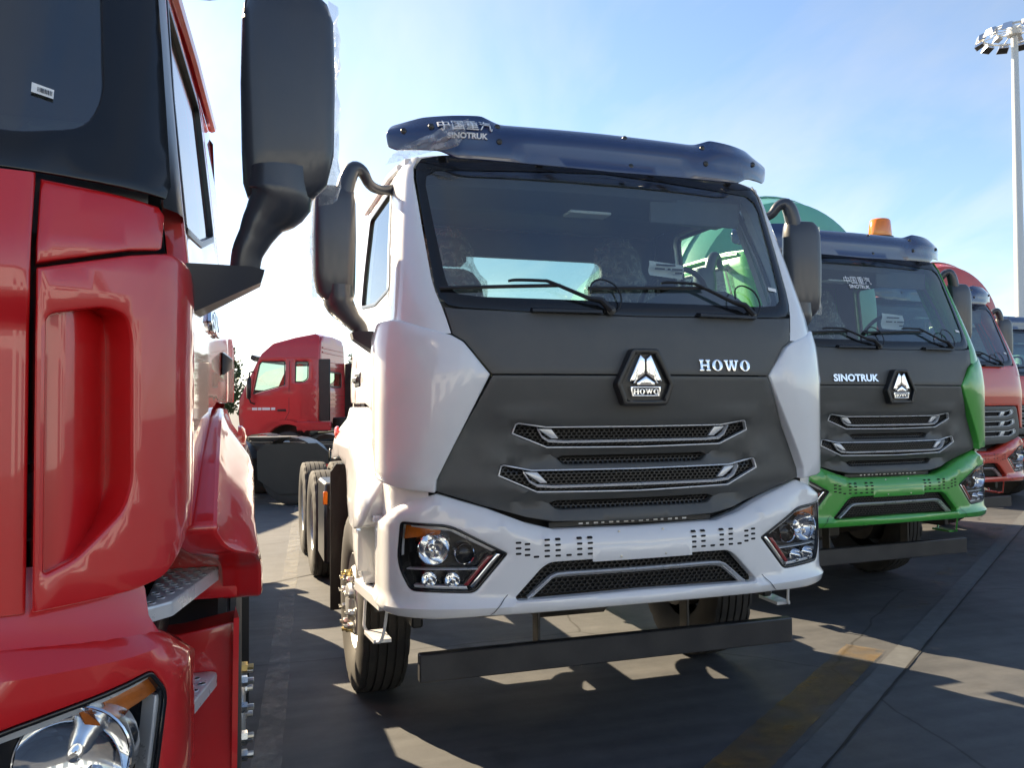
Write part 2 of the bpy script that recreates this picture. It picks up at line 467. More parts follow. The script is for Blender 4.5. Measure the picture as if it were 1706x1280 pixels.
# ------------------------------------------------------------------ surfaces of the cab (local: x across, y back from the nose, z up)
class Plan:
    def __init__(s, pts):
        T = []
        n = len(pts)
        for i in range(n - 1):
            p0, p1, p2, p3 = (Vector(pts[max(0, i - 1)]), Vector(pts[i]), Vector(pts[i + 1]), Vector(pts[min(n - 1, i + 2)]))
            for k in range(8):
                t = k / 8
                T.append(.5 * ((2 * p1) + (p2 - p0) * t + (2 * p0 - 5 * p1 + 4 * p2 - p3) * t * t + (3 * p1 - p0 - 3 * p2 + p3) * t ** 3))
        T.append(Vector(pts[-1])); s.T = T; s.u = [0]
        for a, b in zip(T, T[1:]): s.u.append(s.u[-1] + (b - a).length)
    def at(s, u):
        u = max(0, min(u, s.u[-1] - 1e-6)); lo, hi = 0, len(s.u) - 1
        while hi - lo > 1:
            m = (lo + hi) // 2
            if s.u[m] <= u: lo = m
            else: hi = m
        t = (u - s.u[lo]) / (s.u[hi] - s.u[lo]); p = s.T[lo].lerp(s.T[hi], t)
        a = (s.T[lo] - s.T[max(0, lo - 1)]) if lo else Vector((1, 0)); b = s.T[hi] - s.T[lo]
        c = (s.T[min(hi + 1, len(s.T) - 1)] - s.T[hi]) if hi < len(s.T) - 1 else b
        d = (a.normalized() + b.normalized()).normalized().lerp((b.normalized() + c.normalized()).normalized(), t).normalized()
        return p.x, p.y, d.y, -d.x          # point, outward normal
    def ux(s, x):
        for i in range(len(s.T) - 1):
            if s.T[i + 1].x >= x: 
                a, b = s.T[i].x, s.T[i + 1].x
                return s.u[i] + (s.u[i + 1] - s.u[i]) * ((x - a) / (b - a) if b > a else 0)
        return s.u[-1]
    def uy(s, y):
        for i in range(len(s.T) - 1):
            if s.T[i + 1].y >= y: return s.u[i] + (s.u[i + 1] - s.u[i]) * (y - s.T[i].y) / max(1e-9, s.T[i + 1].y - s.T[i].y)
        return s.u[-1]
    def M(s, yc, rel=None, off=0.0):
        def f(u, v, d):
            x, y, nx, ny = s.at(abs(u)); sg = 1 if u >= 0 else -1
            d = d + off + (rel(abs(u), v) if rel else 0)
            return (sg * (x - d * nx), y + yc(v) - d * ny, v)
        return f

CP = Plan([(0, 0), (.2, .003), (.4, .012), (.6, .027), (.77, .045), (.9, .062), (1.0, .081), (1.08, .112), (1.15, .155), (1.205, .205), (1.24, .255), (1.258, .31), (1.262, .36), (1.262, .5), (1.262, .75)])
BP = Plan([(0, 0), (.3, .008), (.6, .022), (.8, .045), (.95, .075), (1.08, .12), (1.16, .165), (1.215, .215), (1.245, .27), (1.258, .33), (1.262, .4), (1.262, .55), (1.262, .75)])
YC = [(1.2, .03), (1.35, .02), (1.89, .012), (2.08, .04), (2.2, .068), (2.3, .11), (2.6, .245), (3.0, .43), (3.1, .485), (3.2, .54)]
YG = [(1.15, .085), (1.3, .070), (1.45, .074), (1.62, .066), (1.75, .034), (1.885, .012), (2.0, .02)]
yc = lambda z: interp(YC, z)
yg = lambda z: interp(YG, z)
MF = CP.M(yc)
MG = CP.M(yg)
SX = [(1.3, 1.215), (1.9, 1.212), (2.2, 1.195), (2.6, 1.160), (3.0, 1.115), (3.08, 1.06), (3.2, 1.0)]
sx = lambda z: interp(SX, z)
YREAR = 1.90
def MS(s, off=0.0): return lambda y, z, d: (s * (sx(z) - d - off), y, z)

BTOP = [(0, 1.127), (.46, 1.13), (.6, 1.168), (.8, 1.245), (1.05, 1.32), (1.25, 1.272), (1.4, 1.22), (1.7, 1.17)]
def brel(u, z):
    zt = interp(BTOP, u)
    r = 1.1 * max(0, z - (zt - .045)) - .022 * smooth01((.825 - z) / .03) + .02 * smooth01((.775 - z) / .05)
    k = smooth01((u - .60) / .12) * (1 - smooth01((u - 1.0) / .15))      # soft fold above the lamp
    return r + .012 * k * smooth01((z - 1.15) / .05)
MBU = BP.M(lambda z: .012, brel)
MBF = BP.M(lambda z: .012)

Ub, Uc = BP.ux, CP.ux
LAMP = rnd([(Ub(1.19), 1.190), (.975, 1.174), (.703, 1.034), (.862, .854), (Ub(1.148), .864), (Ub(1.205), .99)], [.02, .05, .012, .03, .03, .08])
LGRILLE = [(0, .986), (.49, .981), (.535, .957), (.668, .822), (.655, .808), (0, .818)]

def slab_H(x, y, h):
    w = 1.12 * h
    P = [(0, 0), (.46, 0), (.46, .16), (.36, .16), (.36, .42), (.76, .42), (.76, .16), (.66, .16), (.66, 0), (1.12, 0), (1.12, .16), (1.02, .16), (1.02, .84), (1.12, .84), (1.12, 1), (.66, 1), (.66, .84), (.76, .84), (.76, .58), (.36, .58), (.36, .84), (.46, .84), (.46, 1), (0, 1), (0, .84), (.10, .84), (.10, .16), (0, .16)]
    return [(x + a * h, y + b * h) for a, b in P], [], w
def slab_O(x, y, h):
    N = 20
    P = [(x + h * (.55 + .55 * cos(2 * pi * k / N)), y + h * (.5 + .52 * sin(2 * pi * k / N))) for k in range(N)]
    Q = [(x + h * (.55 + .21 * cos(2 * pi * k / N)), y + h * (.5 + .38 * sin(2 * pi * k / N))) for k in range(N)]
    return P, [Q], 1.10 * h
def slab_W(x, y, h):
    P = [(-.02, 1), (-.02, .84), (.07, .84), (.34, 0), (.56, 0), (.74, .52), (.92, 0), (1.14, 0), (1.40, .84), (1.50, .84), (1.50, 1), (1.10, 1), (1.10, .84), (1.18, .84), (1.05, .36), (.89, .84), (.97, .84), (.97, 1), (.58, 1), (.58, .84), (.62, .84), (.46, .36), (.33, .84), (.42, .84), (.42, 1)]
    return [(x + a * h, y + b * h) for a, b in P], [], 1.48 * h
def howo(x, y, h, M, hgt, gap=.10, bev=.0025):
    mb = MB()
    for fn in (slab_H, slab_O, slab_W, slab_O):
        P, H, w = fn(x, y, h)
        sheet(P, lambda u, v, d: M(u, v, d - hgt), H, r=bev, depth=hgt + .002, grid=.03, mb=mb); x += w + gap * h
    return mb

TYRE_PROF = None
def tyre_mesh(w=.28, R=.54):
    h = w / 2
    lug = lambda r, ph: (lambda k: r - (.013 if (k + ph) % 4 == 0 else 0))
    half = [(.006, R + .002), (.044, R + .001), (.046, R - .013), (.056, R - .013), (.058, R), (.094, R - .002), (.096, R - .014), (.106, R - .014), (.108, lug(R - .004, 0)), (h - .012, lug(R - .010, 0)), (h, lug(R - .035, 0)), (h + .006, R - .075), (h + .008, R - .12), (h + .002, R - .18), (h - .02, R - .235), (h - .035, R - .258)]
    prof = [(-a, r) for a, r in reversed(half)] + [(-.004, R - .012), (.004, R - .012)] + half
    return MB().lathe(prof, (0, 0, 0), 'x', 96)
def rim_front(flip):
    prof = [(.108, .284), (.114, .292), (.120, .286), (.108, .272), (.075, .262), (.062, .245), (.072, .225), (.112, .212), (.128, .200), (.132, .125), (.138, .118), (.152, .112), (.160, .098), (.163, .07), (.163, .0)]
    return MB().lathe(prof, (0, 0, 0), 'x', 40, flip)
def rim_rear(flip):
    prof = [(.108, .284), (.114, .292), (.120, .286), (.106, .272), (.0, .258), (-.05, .24), (-.055, .13), (-.02, .12), (.08, .115), (.10, .09), (.10, 0)]
    return MB().lathe(prof, (0, 0, 0), 'x', 40, flip)
def nut_mesh(flip):
    mb = MB(); 
    mb.lathe([(0, .027), (.007, .027), (.008, .02)], (0, 0, 0), 'x', 12, flip)
    mb.lathe([(.006, .0215), (.036, .0215), (.039, .019), (.039, .0)], (0, 0, 0), 'x', 6, flip)
    mb.lathe([(.038, .012), (.060, .012), (.062, .010), (.062, 0)], (0, 0, 0), 'x', 8, flip)
    return mb
def wheel(truck, x, y, kind, nuts=True, tyre_at=0.0, rimmat=None):
    s = 1 if x > 0 else -1
    w = part('wheel', (lambda: rim_front(s)) if kind == 'front' else (lambda: rim_rear(s)), rimmat or RIM, truck, key='rim%s%d' % (kind, s))
    w.location = (x, y, .541)
    t = part('tyre', tyre_mesh, RUBBER, w, key='tyre')
    part('brake_drum', lambda: MB().lathe([(-.17, .0), (-.17, .20), (.05, .21), (.05, .0)], (0, 0, 0), 'x', 24, s), FRAME, w, key='drum%d' % s)
    if kind == 'rear':
        t2 = part('tyre', tyre_mesh, RUBBER, w, key='tyre'); t2.location = (-s * .32, 0, 0)
    if nuts:
        for k in range(10):
            a = 2 * pi * (k + .35) / 10
            n_ = part('wheel_nut', lambda: nut_mesh(s), BRASS if k % 5 == 2 else STEEL, w, key='nut%d' % s)
            n_.location = (s * (.131 if kind == 'front' else -.056), .1675 * cos(a), .1675 * sin(a)); n_.rotation_euler = (a, 0, 0)
    return w

def mirror(truck, s, dx=0.0, dz=0.0, hw=.114, dy=0.22, film=True, base_in=1.19, wide=1.0):
    secs = []
    for z, xc, w, yy, dd_ in ((2.275, 1.415, .040, .43, .028), (2.29, 1.43, .075, .43, .045), (2.33, 1.442, .095, .43, .062), (2.42, 1.45, .105, .43, .070), (2.62, 1.45, .108, .43, .074), (2.80, 1.449, .105, .43, .070), (2.855, 1.444, .095, .43, .060), (2.882, 1.435, .080, .43, .046), (2.888, 1.43, .05, .43, .025)):
        w *= hw / .108; z += dz; xc += dx
        P = []
        for k in range(20):
            a = 2 * pi * k / 20; ca, sa = cos(a), sin(a)
            e = .62
            px = w * (abs(ca) ** e) * (1 if ca >= 0 else -1); py = dd_ * (abs(sa) ** e) * (1 if sa >= 0 else -1)
            if py > 0: py *= .75
            P.append((s * (xc + px), yy + dy + py - .028 * px / w * .6, z))
        secs.append(P)
    key = 'mir%d_%.2f_%.2f' % (s, dx, hw)
    m = part('mirror', lambda: MB().loft(secs, True), MIRROR_BLACK, truck, key=key)
    part('mirror_arm', lambda: MB().curve([(s * (1.43 + dx), .43 + dy, 2.37 + dz), (s * (1.425 + dx), .43 + dy, 2.285 + dz), (s * (1.385 + dx), .43 + dy, 2.225 + dz), (s * (1.35 + dx * .8), .432 + dy, 2.185 + dz * .8), (s * (1.318 + dx * .6), .435 + dy, 2.15 + dz * .5), (s * (1.31 + dx * .6), .44 + dy, 2.09 + dz * .4)], [.078 * hw / .114, .080 * hw / .114, .060, .048, .043, .040], 14), MIRROR_BLACK, m, key=key + 'a')
    part('mirror_arm', lambda: MB().curve([(s * (1.40 + dx), .43 + dy, 2.86 + dz), (s * (1.375 + dx), .43 + dy, 2.95 + dz), (s * (1.345 + dx), .435 + dy, 2.995 + dz), (s * (1.30 + dx), .45 + dy, 2.985 + dz), (s * (1.26 + dx * .6), .475 + dy, 2.93 + dz), (s * (1.20), .52 + dy, 2.915 + dz), (s * 1.12, .56 + dy, 2.93 + dz)], [.050, .046, .040, .033, .028, .026, .03], 10), MIRROR_BLACK, m, key=key + 'a2')
    part('mirror_base', lambda: MB().hull([(s * a, b + dy, c) for a, b, c in ((1.365 + dx * .6, .39, 2.125), (1.365 + dx * .6, .50, 2.125), (1.30, .37, 2.13), (base_in, .36, 2.13), (base_in, .60, 2.13), (1.355 + dx * .6, .40, 2.09), (1.355 + dx * .6, .49, 2.09), (base_in, .38, 1.99), (base_in, .58, 1.99), (1.28, .52, 2.13))]), MIRROR_BLACK, m, key=key + 'b')
    part('mirror_glass', lambda: MB().loft([[(s * (1.45 + dx - hw * .82), .485 + dy, z), (s * (1.45 + dx + hw * .82), .485 + dy - .012, z)] for z in (2.36 + dz, 2.83 + dz)]), CHROME, m, key=key + 'g')
    if film:
        def fm():
            mb = MB(); rr = random.Random(int(dx * 100) + 5 + s); sec = []
            for i in range(15):
                z = 2.30 + dz + .56 * i / 14
                o = rr.uniform(-.008, .008); b = .09 * max(0, 1 - i / 5.0)
                sec.append([(s * (1.45 + dx + hw * 1.05 - b - .03), .372 + dy + o * .4, z), (s * (1.45 + dx + hw * 1.06 + o), .400 + dy, z), (s * (1.45 + dx + hw * 1.12 + o), .445 + dy, z), (s * (1.45 + dx + hw * 1.05 + o), .50 + dy + o, z), (s * (1.45 + dx + hw * .7), .505 + dy, z + o)])
            # loose flap at the lower corner
            return mb.loft(sec)
        part('protective_film', fm, FILM, m, key=key + 'f')
    return m

def fender_x(y, z, flare=.11):
    top = interp([(.4, 1.37), (.7, 1.58), (1.05, 1.72), (1.9, 1.72), (2.2, 1.5)], y)
    return 1.214 + flare * smooth01((top - z) / .20) * smooth01((y - .30) / .35) + .025 * smooth01((1.40 - z) / .2)

def running_gear(T, rear=(5.05, 6.40), paintm=WHITE, nx=True, tank=True, flap=True, rimmat=None):
    # frame rails
    for s in (-1, 1):
        part('frame_rail', lambda: MB().box(s * .40, s * .475, .35, 7.35, .76, 1.04, .01), FRAME, T, key='rail%d' % s)
    for y in (3.0, 4.3, 5.7, 7.2):
        part('cross_member', lambda: MB().box(-.40, .40, 0, .10, .80, 1.0, .01), FRAME, T, key='xmem').location = (0, y, 0)
    part('front_axle', lambda: MB().tube([(-1.0, 1.47, .54), (-.75, 1.47, .52), (-.45, 1.47, .44), (.45, 1.47, .44), (.75, 1.47, .52), (1.0, 1.47, .54)], [.06, .07, .075, .075, .07, .06], 10), FRAME, T, key='faxle')
    for s in (-1, 1):
        part('leaf_spring', lambda: MB().loft([[(s * (.44 + a), .65 + 1.65 * k / 12, .50 + .22 * (2 * k / 12 - 1) ** 2 + b) for a, b in ((-.045, -.05), (.045, -.05), (.045, .04), (-.045, .04))] for k in range(13)], True), FRAME, T, key='leaf%d' % s)
    part('engine_block', lambda: MB().box(-.33, .33, .75, 2.0, .62, 1.28, .05).box(-.26, .26, .95, 1.7, .46, .66, .04), FRAME, T, key='engine')
    part('light_blocker_rear', lambda: MB().box(-1.12, 1.12, 2.02, 2.05, .96, 1.50, .005), BLACK, T, key='blk_rear')  # cross panel added under the cab to block sun patches at the front bar
    for s in (-1, 1): part('light_blocker_side', lambda: MB().box(s * .54, s * .56, .70, 2.0, .86, 1.40, .004), BLACK, T, key='blk_side%d' % s)  # side panels added to keep low sun off the ground under the nose
    part('radiator', lambda: MB().box(-.40, .40, .52, .62, .74, 1.36, .01), FRAME, T, key='radiator')
    for y in rear:
        part('rear_axle', lambda: MB().lathe([(-.85, .06), (-.3, .08), (-.2, .20), (0, .25), (.2, .20), (.3, .08), (.85, .06)], (0, 0, 0), 'x', 16), FRAME, T, key='raxle').location = (0, y, .54)
    for s in (-1, 1):
        wheel(T, s * 1.128, 1.47, 'front', rimmat=rimmat)
        for y in rear: wheel(T, s * 1.09, y, 'rear', nuts=False, rimmat=rimmat)
        if flap:
            part('mud_flap', lambda: MB().hull([(s * a, 2.26 + b, c) for b in (0, .012) for a, c in ((.93, .30), (1.31, .30), (1.31, 1.27), (1.27, 1.33), (.93, 1.33))]), BLACK, T, key='flap%d' % s)
    # boxes and tanks along the frame
    if tank:
        b = part('battery_box', lambda: MB().box(-1.25, -.62, 3.35, 3.95, .42, 1.10, .02), BLACK, T, key='batt')
        part('side_marker', lambda: MB().box(-1.262, -1.225, 3.32, 3.352, .92, 1.03, .006), AMBER, b, key='battmk')
        part('handle', lambda: MB().tube([(-1.20, 3.35, .90), (-1.20, 3.30, .88), (-1.0, 3.30, .88), (-1.0, 3.35, .90)], .014, 8), STEEL, b, key='batth')
        t = part('fuel_tank', lambda: MB().loft([[(x_, y_, .74 + z_) for x_, z_ in [(.94 + .29 * (abs(cos(a)) ** .6) * (1 if cos(a) > 0 else -1), .28 * (abs(sin(a)) ** .6) * (1 if sin(a) > 0 else -1)) for a in [2 * pi * k / 20 for k in range(20)]]] for y_ in (2.65, 2.68, 4.2, 4.23)], True), ALU, T, key='tank')
        for y in (2.95, 3.9): part('tank_strap', lambda: MB().box(.62, 1.235, 0, .05, .45, 1.03, .01), FRAME, t, key='strap').location = (0, y, 0)
    part('rear_beam', lambda: MB().box(-1.1, 1.1, 7.38, 7.46, .62, .76, .008), FRAME, T, key='rbeam')
    for s in (-1, 1):
        lb = part('tail_lamp', lambda: MB().box(s * .72, s * 1.08, 7.36, 7.43, .84, .98, .01), REDLENS, T, key='tail%d' % s)

def side_gear(T, P, X=0.0, marker=REDLENS, plate=None, key=''):
    # wheel-arch panels, step wells and treads on both sides; X shifts outboard
    plate = plate or P
    for s in (-1, 1):
        poly = rnd([(.47, 1.39), (.70, 1.585), (.98, 1.705), (1.20, 1.735), (1.95, 1.735), (2.10, 1.66), (2.20, 1.44), (2.16, 1.38), (1.99, 1.385), (1.62, 1.42), (1.25, 1.38), (1.0, 1.25), (.86, 1.09), (.74, 1.085), (.56, 1.12), (.47, 1.25)], .03)
        f = part('fender', lambda: sheet(poly, lambda y, z, d: (s * (fender_x(y, z) + X - d), y, z), r=.014, depth=.10, grid=.05), P, T, key=key + 'fend%d' % s)
        part('side_marker', lambda: MB().lathe([(0, .045), (.012, .045), (.022, .034), (.027, .0)], (s * (fender_x(1.78, 1.57) + X - .003), 1.80, 1.565), 'x', 16, s), marker, f, key=key + 'fmk%d' % s)
        part('inner_arch', lambda: MB().loft([[(s * a, 1.47 + .66 * cos(t), .62 + .72 * sin(t)) for a in (.55, 1.22 + X)] for t in [pi * (.0 + k / 14) for k in range(15)]]), BLACK, T, key=key + 'arch%d' % s)
        part('step_wall', lambda: sheet(rnd([(1.13 + X, 1.115), (1.298 + X, 1.115), (1.295 + X, 1.24), (1.265 + X, 1.335), (1.13 + X, 1.345)], [0, .01, .05, .06, 0]), lambda x, z, d: (s * x, .74 + d, z), r=.008, depth=.12), P, T, key=key + 'swu%d' % s)
        part('step_wall', lambda: sheet(rnd([(1.13 + X, .79), (1.285 + X, .79), (1.300 + X, .90), (1.302 + X, 1.090), (1.13 + X, 1.090)], .01), lambda x, z, d: (s * x, .745 + d, z), r=.006, depth=.22), P, T, key=key + 'swl%d' % s)
        part('wheel_guard', lambda: sheet([(.74, 1.075), (.98, 1.075), (.93, .95), (.80, .86), (.74, .86)], lambda y, z, d: (s * (1.318 + X - d), y, z), r=.006, depth=.05), P, T, key=key + 'wg%d' % s)
        u = part('step_tread', lambda: sheet(rnd([(1.16 + X, .42), (1.275 + X, .46), (1.282 + X, .735), (1.16 + X, .735)], .015), lambda x, y, d: (s * x, y, 1.185 - d), r=.006, depth=.03), plate, T, key=key + 'trd%d' % s)
        pl = rnd([(1.10 + X, .38), (1.262 + X, .38), (1.315 + X, .93), (1.27 + X, .95), (1.10 + X, .70)], .015)
        t = part('step_plate', lambda: sheet(pl, lambda x, y, d: (s * x, y, .785 - d), r=.008, depth=.055), plate, T, key=key + 'spl%d' % s)
        def holes():
            mb = MB()
            for i in range(6):
                for j in range(3):
                    x_, y_ = 1.175 + X + .040 * j + .008 * i, .46 + .068 * i + .012 * j
                    if inside((x_, y_), inset(ccw(pl), .018)):
                        mb.lathe([(0.0005, .011), (.004, .008), (.004, .007), (0.0, .006)], (s * x_, y_, .7855), 'z', 8)
                        mb.add([(s * x_ + .0068 * cos(2 * pi * k / 8), y_ + .0068 * sin(2 * pi * k / 8), .7865) for k in range(8)], [tuple(range(8))])
            return mb
        part('tread_holes', holes, DARK, t, key=key + 'sph%d' % s, kind='stuff')
        part('step_loop', lambda: MB().curve([(s * (1.262 + X), .82, .76), (s * (1.275 + X), .80, .60), (s * (1.278 + X), .78, .555), (s * (1.262 + X), .75, .53), (s * (1.245 + X), .56, .53), (s * (1.225 + X), .53, .55), (s * (1.212 + X), .51, .62), (s * (1.200 + X), .48, .76)], .0085, 8).hull([(s * (a + X), b, c) for a, b, c in ((1.17, .56, .522), (1.262, .56, .522), (1.18, .76, .522), (1.282, .76, .522), (1.17, .56, .540), (1.262, .56, .540), (1.18, .76, .540), (1.282, .76, .540))]), plate, T, key=key + 'loop%d' % s)
        part('step_bracket', lambda: MB().box(s * 1.02, s * (1.08 + X), .48, .92, .60, 1.05, .01), BLACK, T, key=key + 'sbr%d' % s)

def wiper(T, px, pz, ex, ez, tip, M, key):
    # arm from its pivot to the elbow, blade lying along the glass
    def P(u, v, o): return M(u, v, -o)
    a = part('wiper', lambda: MB().tube([P(px, pz, .03), P(px - .05, pz + .05, .04), P(px + (ex - px) * .35, pz + (ez - pz) * .42, .035)], [.019, .017, .012], 8)
             .curve([P(px + (ex - px) * .33, pz + (ez - pz) * .40, .035), P(ex + .02, ez - .004, .035), P(ex - .03, ez + .006, .033), P(ex - .16, ez + .006, .03), P(ex - .20, ez, .022)], [.011, .009, .008, .008, .006], 8)
             .lathe([(0, .026), (.03, .024), (.035, .0)], P(px, pz, .0), 'y', 14, -1), BLACK, T, key=key + 'a')
    n = 12; x0, x1 = tip, ex + .07
    part('wiper_blade', lambda: MB().loft([[P(x0 + (x1 - x0) * k / n, ez - .012 + (tip_dz * (1 - k / n)) + b, o) for b, o in ((-.010, .004), (-.008, .016), (0, .022), (.008, .016), (.010, .004))] for k in range(n + 1) for tip_dz in (-.03,)]), BLACK, a, key=key + 'b')
    part('washer_hose', lambda: MB().curve([P(px - .10, pz + .085, .04), P(px - .08, pz + .14, .035), P(px - .02, pz + .165, .03), P(px + .05, pz + .135, .028), P(px + .07, pz + .07, .026), P(px + .05, pz + .015, .02), P(px + .02, pz - .01, .01)], .0045, 6), HOSE, a, key=key + 'h')
    return a

def headlamp(T, s, Mo, poly, bowl, proj, low, key, amber, strips, bar=None, rb=.075, rp=.047, lens=LENS):
    M = lambda u, v, d: Mo(s * u, v, d)
    h = part('headlamp', lambda: sheet(inset(ccw(poly), .001), lambda u, v, d: M(u, v, .085 + d), r=0, depth=0, grid=.05).add(
        [M(p[0], p[1], .012) for p in ccw(poly)] + [M(p[0], p[1], .086) for p in ccw(poly)], [(i, (i + 1) % len(poly), len(poly) + (i + 1) % len(poly), len(poly) + i) for i in range(len(poly))]), LAMPBLACK, T, key=key + 'hous%d' % s, ang=30)
    def ring():
        return sheet(poly, lambda u, v, d: M(u, v, d - .001), [inset(ccw(poly), .011)], r=.003, depth=.02, grid=.05)
    part('lamp_seal', ring, FRIT, h, key=key + 'seal%d' % s)
    def reflector(c, R, dep=.06):
        def f():
            p = M(c[0], c[1], .0); mb = MB()
            mb.lathe([(.016, R * .98), (.012, R), (.016, R * 1.03), (.024, R * 1.02), (.05, R * 1.04), (.084, R * 1.10)], p, 'y', 36)
            mb.lathe([(.018, R * .97), (.032, R * .86), (.052, R * .62), (.066, R * .34), (.070, R * .10)], p, 'y', 20)
            return mb
        return f
    r1 = part('reflector', reflector(bowl, rb), CHROME, h, key=key + 'bowl%d' % s, ang=25)
    pb = M(bowl[0], bowl[1], 0)
    part('bulb', lambda: MB().lathe([(.030, 0), (.031, .010), (.040, .016), (.070, .017)], pb, 'y', 16).lathe([(.045, .0), (.046, .013), (.075, .013)], (pb[0] + rb * .30, pb[1], pb[2] - rb * .38), 'y', 12), CHROME, r1, key=key + 'bulb%d' % s)
    if proj:
        pp = M(proj[0], proj[1], 0)
        p1_ = part('projector', lambda: MB().lathe([(.014, rp * .93), (.010, rp), (.016, rp * 1.05), (.085, rp * 1.1)], pp, 'y', 32), CHROME, h, key=key + 'proj%d' % s)
        part('projector_lens', lambda: MB().lathe([(.022, 0), (.025, rp * .4), (.034, rp * .75), (.046, rp * .93)], pp, 'y', 28), LAMPBLACK, p1_, key=key + 'plens%d' % s)
    for i, (c, R) in enumerate(low):
        part('reflector', reflector(c, R), CHROME, h, key=key + 'low%d%d' % (i, s), ang=25)
    part('turn_signal', lambda: sheet(amber, lambda u, v, d: M(u, v, .022 + d), r=.004, depth=.05, grid=.04), AMBERLAMP, h, key=key + 'amb%d' % s)
    for i, (P_, m_) in enumerate(strips):
        part('lamp_trim', lambda: sheet(P_, lambda u, v, d: M(u, v, .016 + d), r=.003, depth=.04, grid=.05), m_, h, key=key + 'st%d%d' % (i, s))
    part('lamp_lens', lambda: sheet(inset(ccw(poly), .006), lambda u, v, d: M(u, v, .003 + d), r=0, depth=0, grid=.05), lens, h, key=key + 'lens%d' % s)
    return h
# ------------------------------------------------------------------ the truck with the dark wedge-shaped nose
VP = lambda x: .385 + .06 * x * x + .9 * max(0, abs(x) - .75) ** 2
def visrel(x, z):
    a = abs(x)
    r = -.08 * max(0, 3.135 - z) + .30 * max(0, z - 3.135)                                  # lower half leans back
    r += .05 * smooth01((z - 3.20) / .06)                         # top edge rolls back
    r += .018 * smooth01((.52 - a) / .04) * smooth01((3.125 - z) / .015) * smooth01((z - 3.03) / .015)
    r -= .022 * smooth01((a - .60) / .10) * smooth01((z - 3.12) / .08)
    return r
MV = lambda x, z, d: (x, VP(x) + visrel(x, z) + d, z)

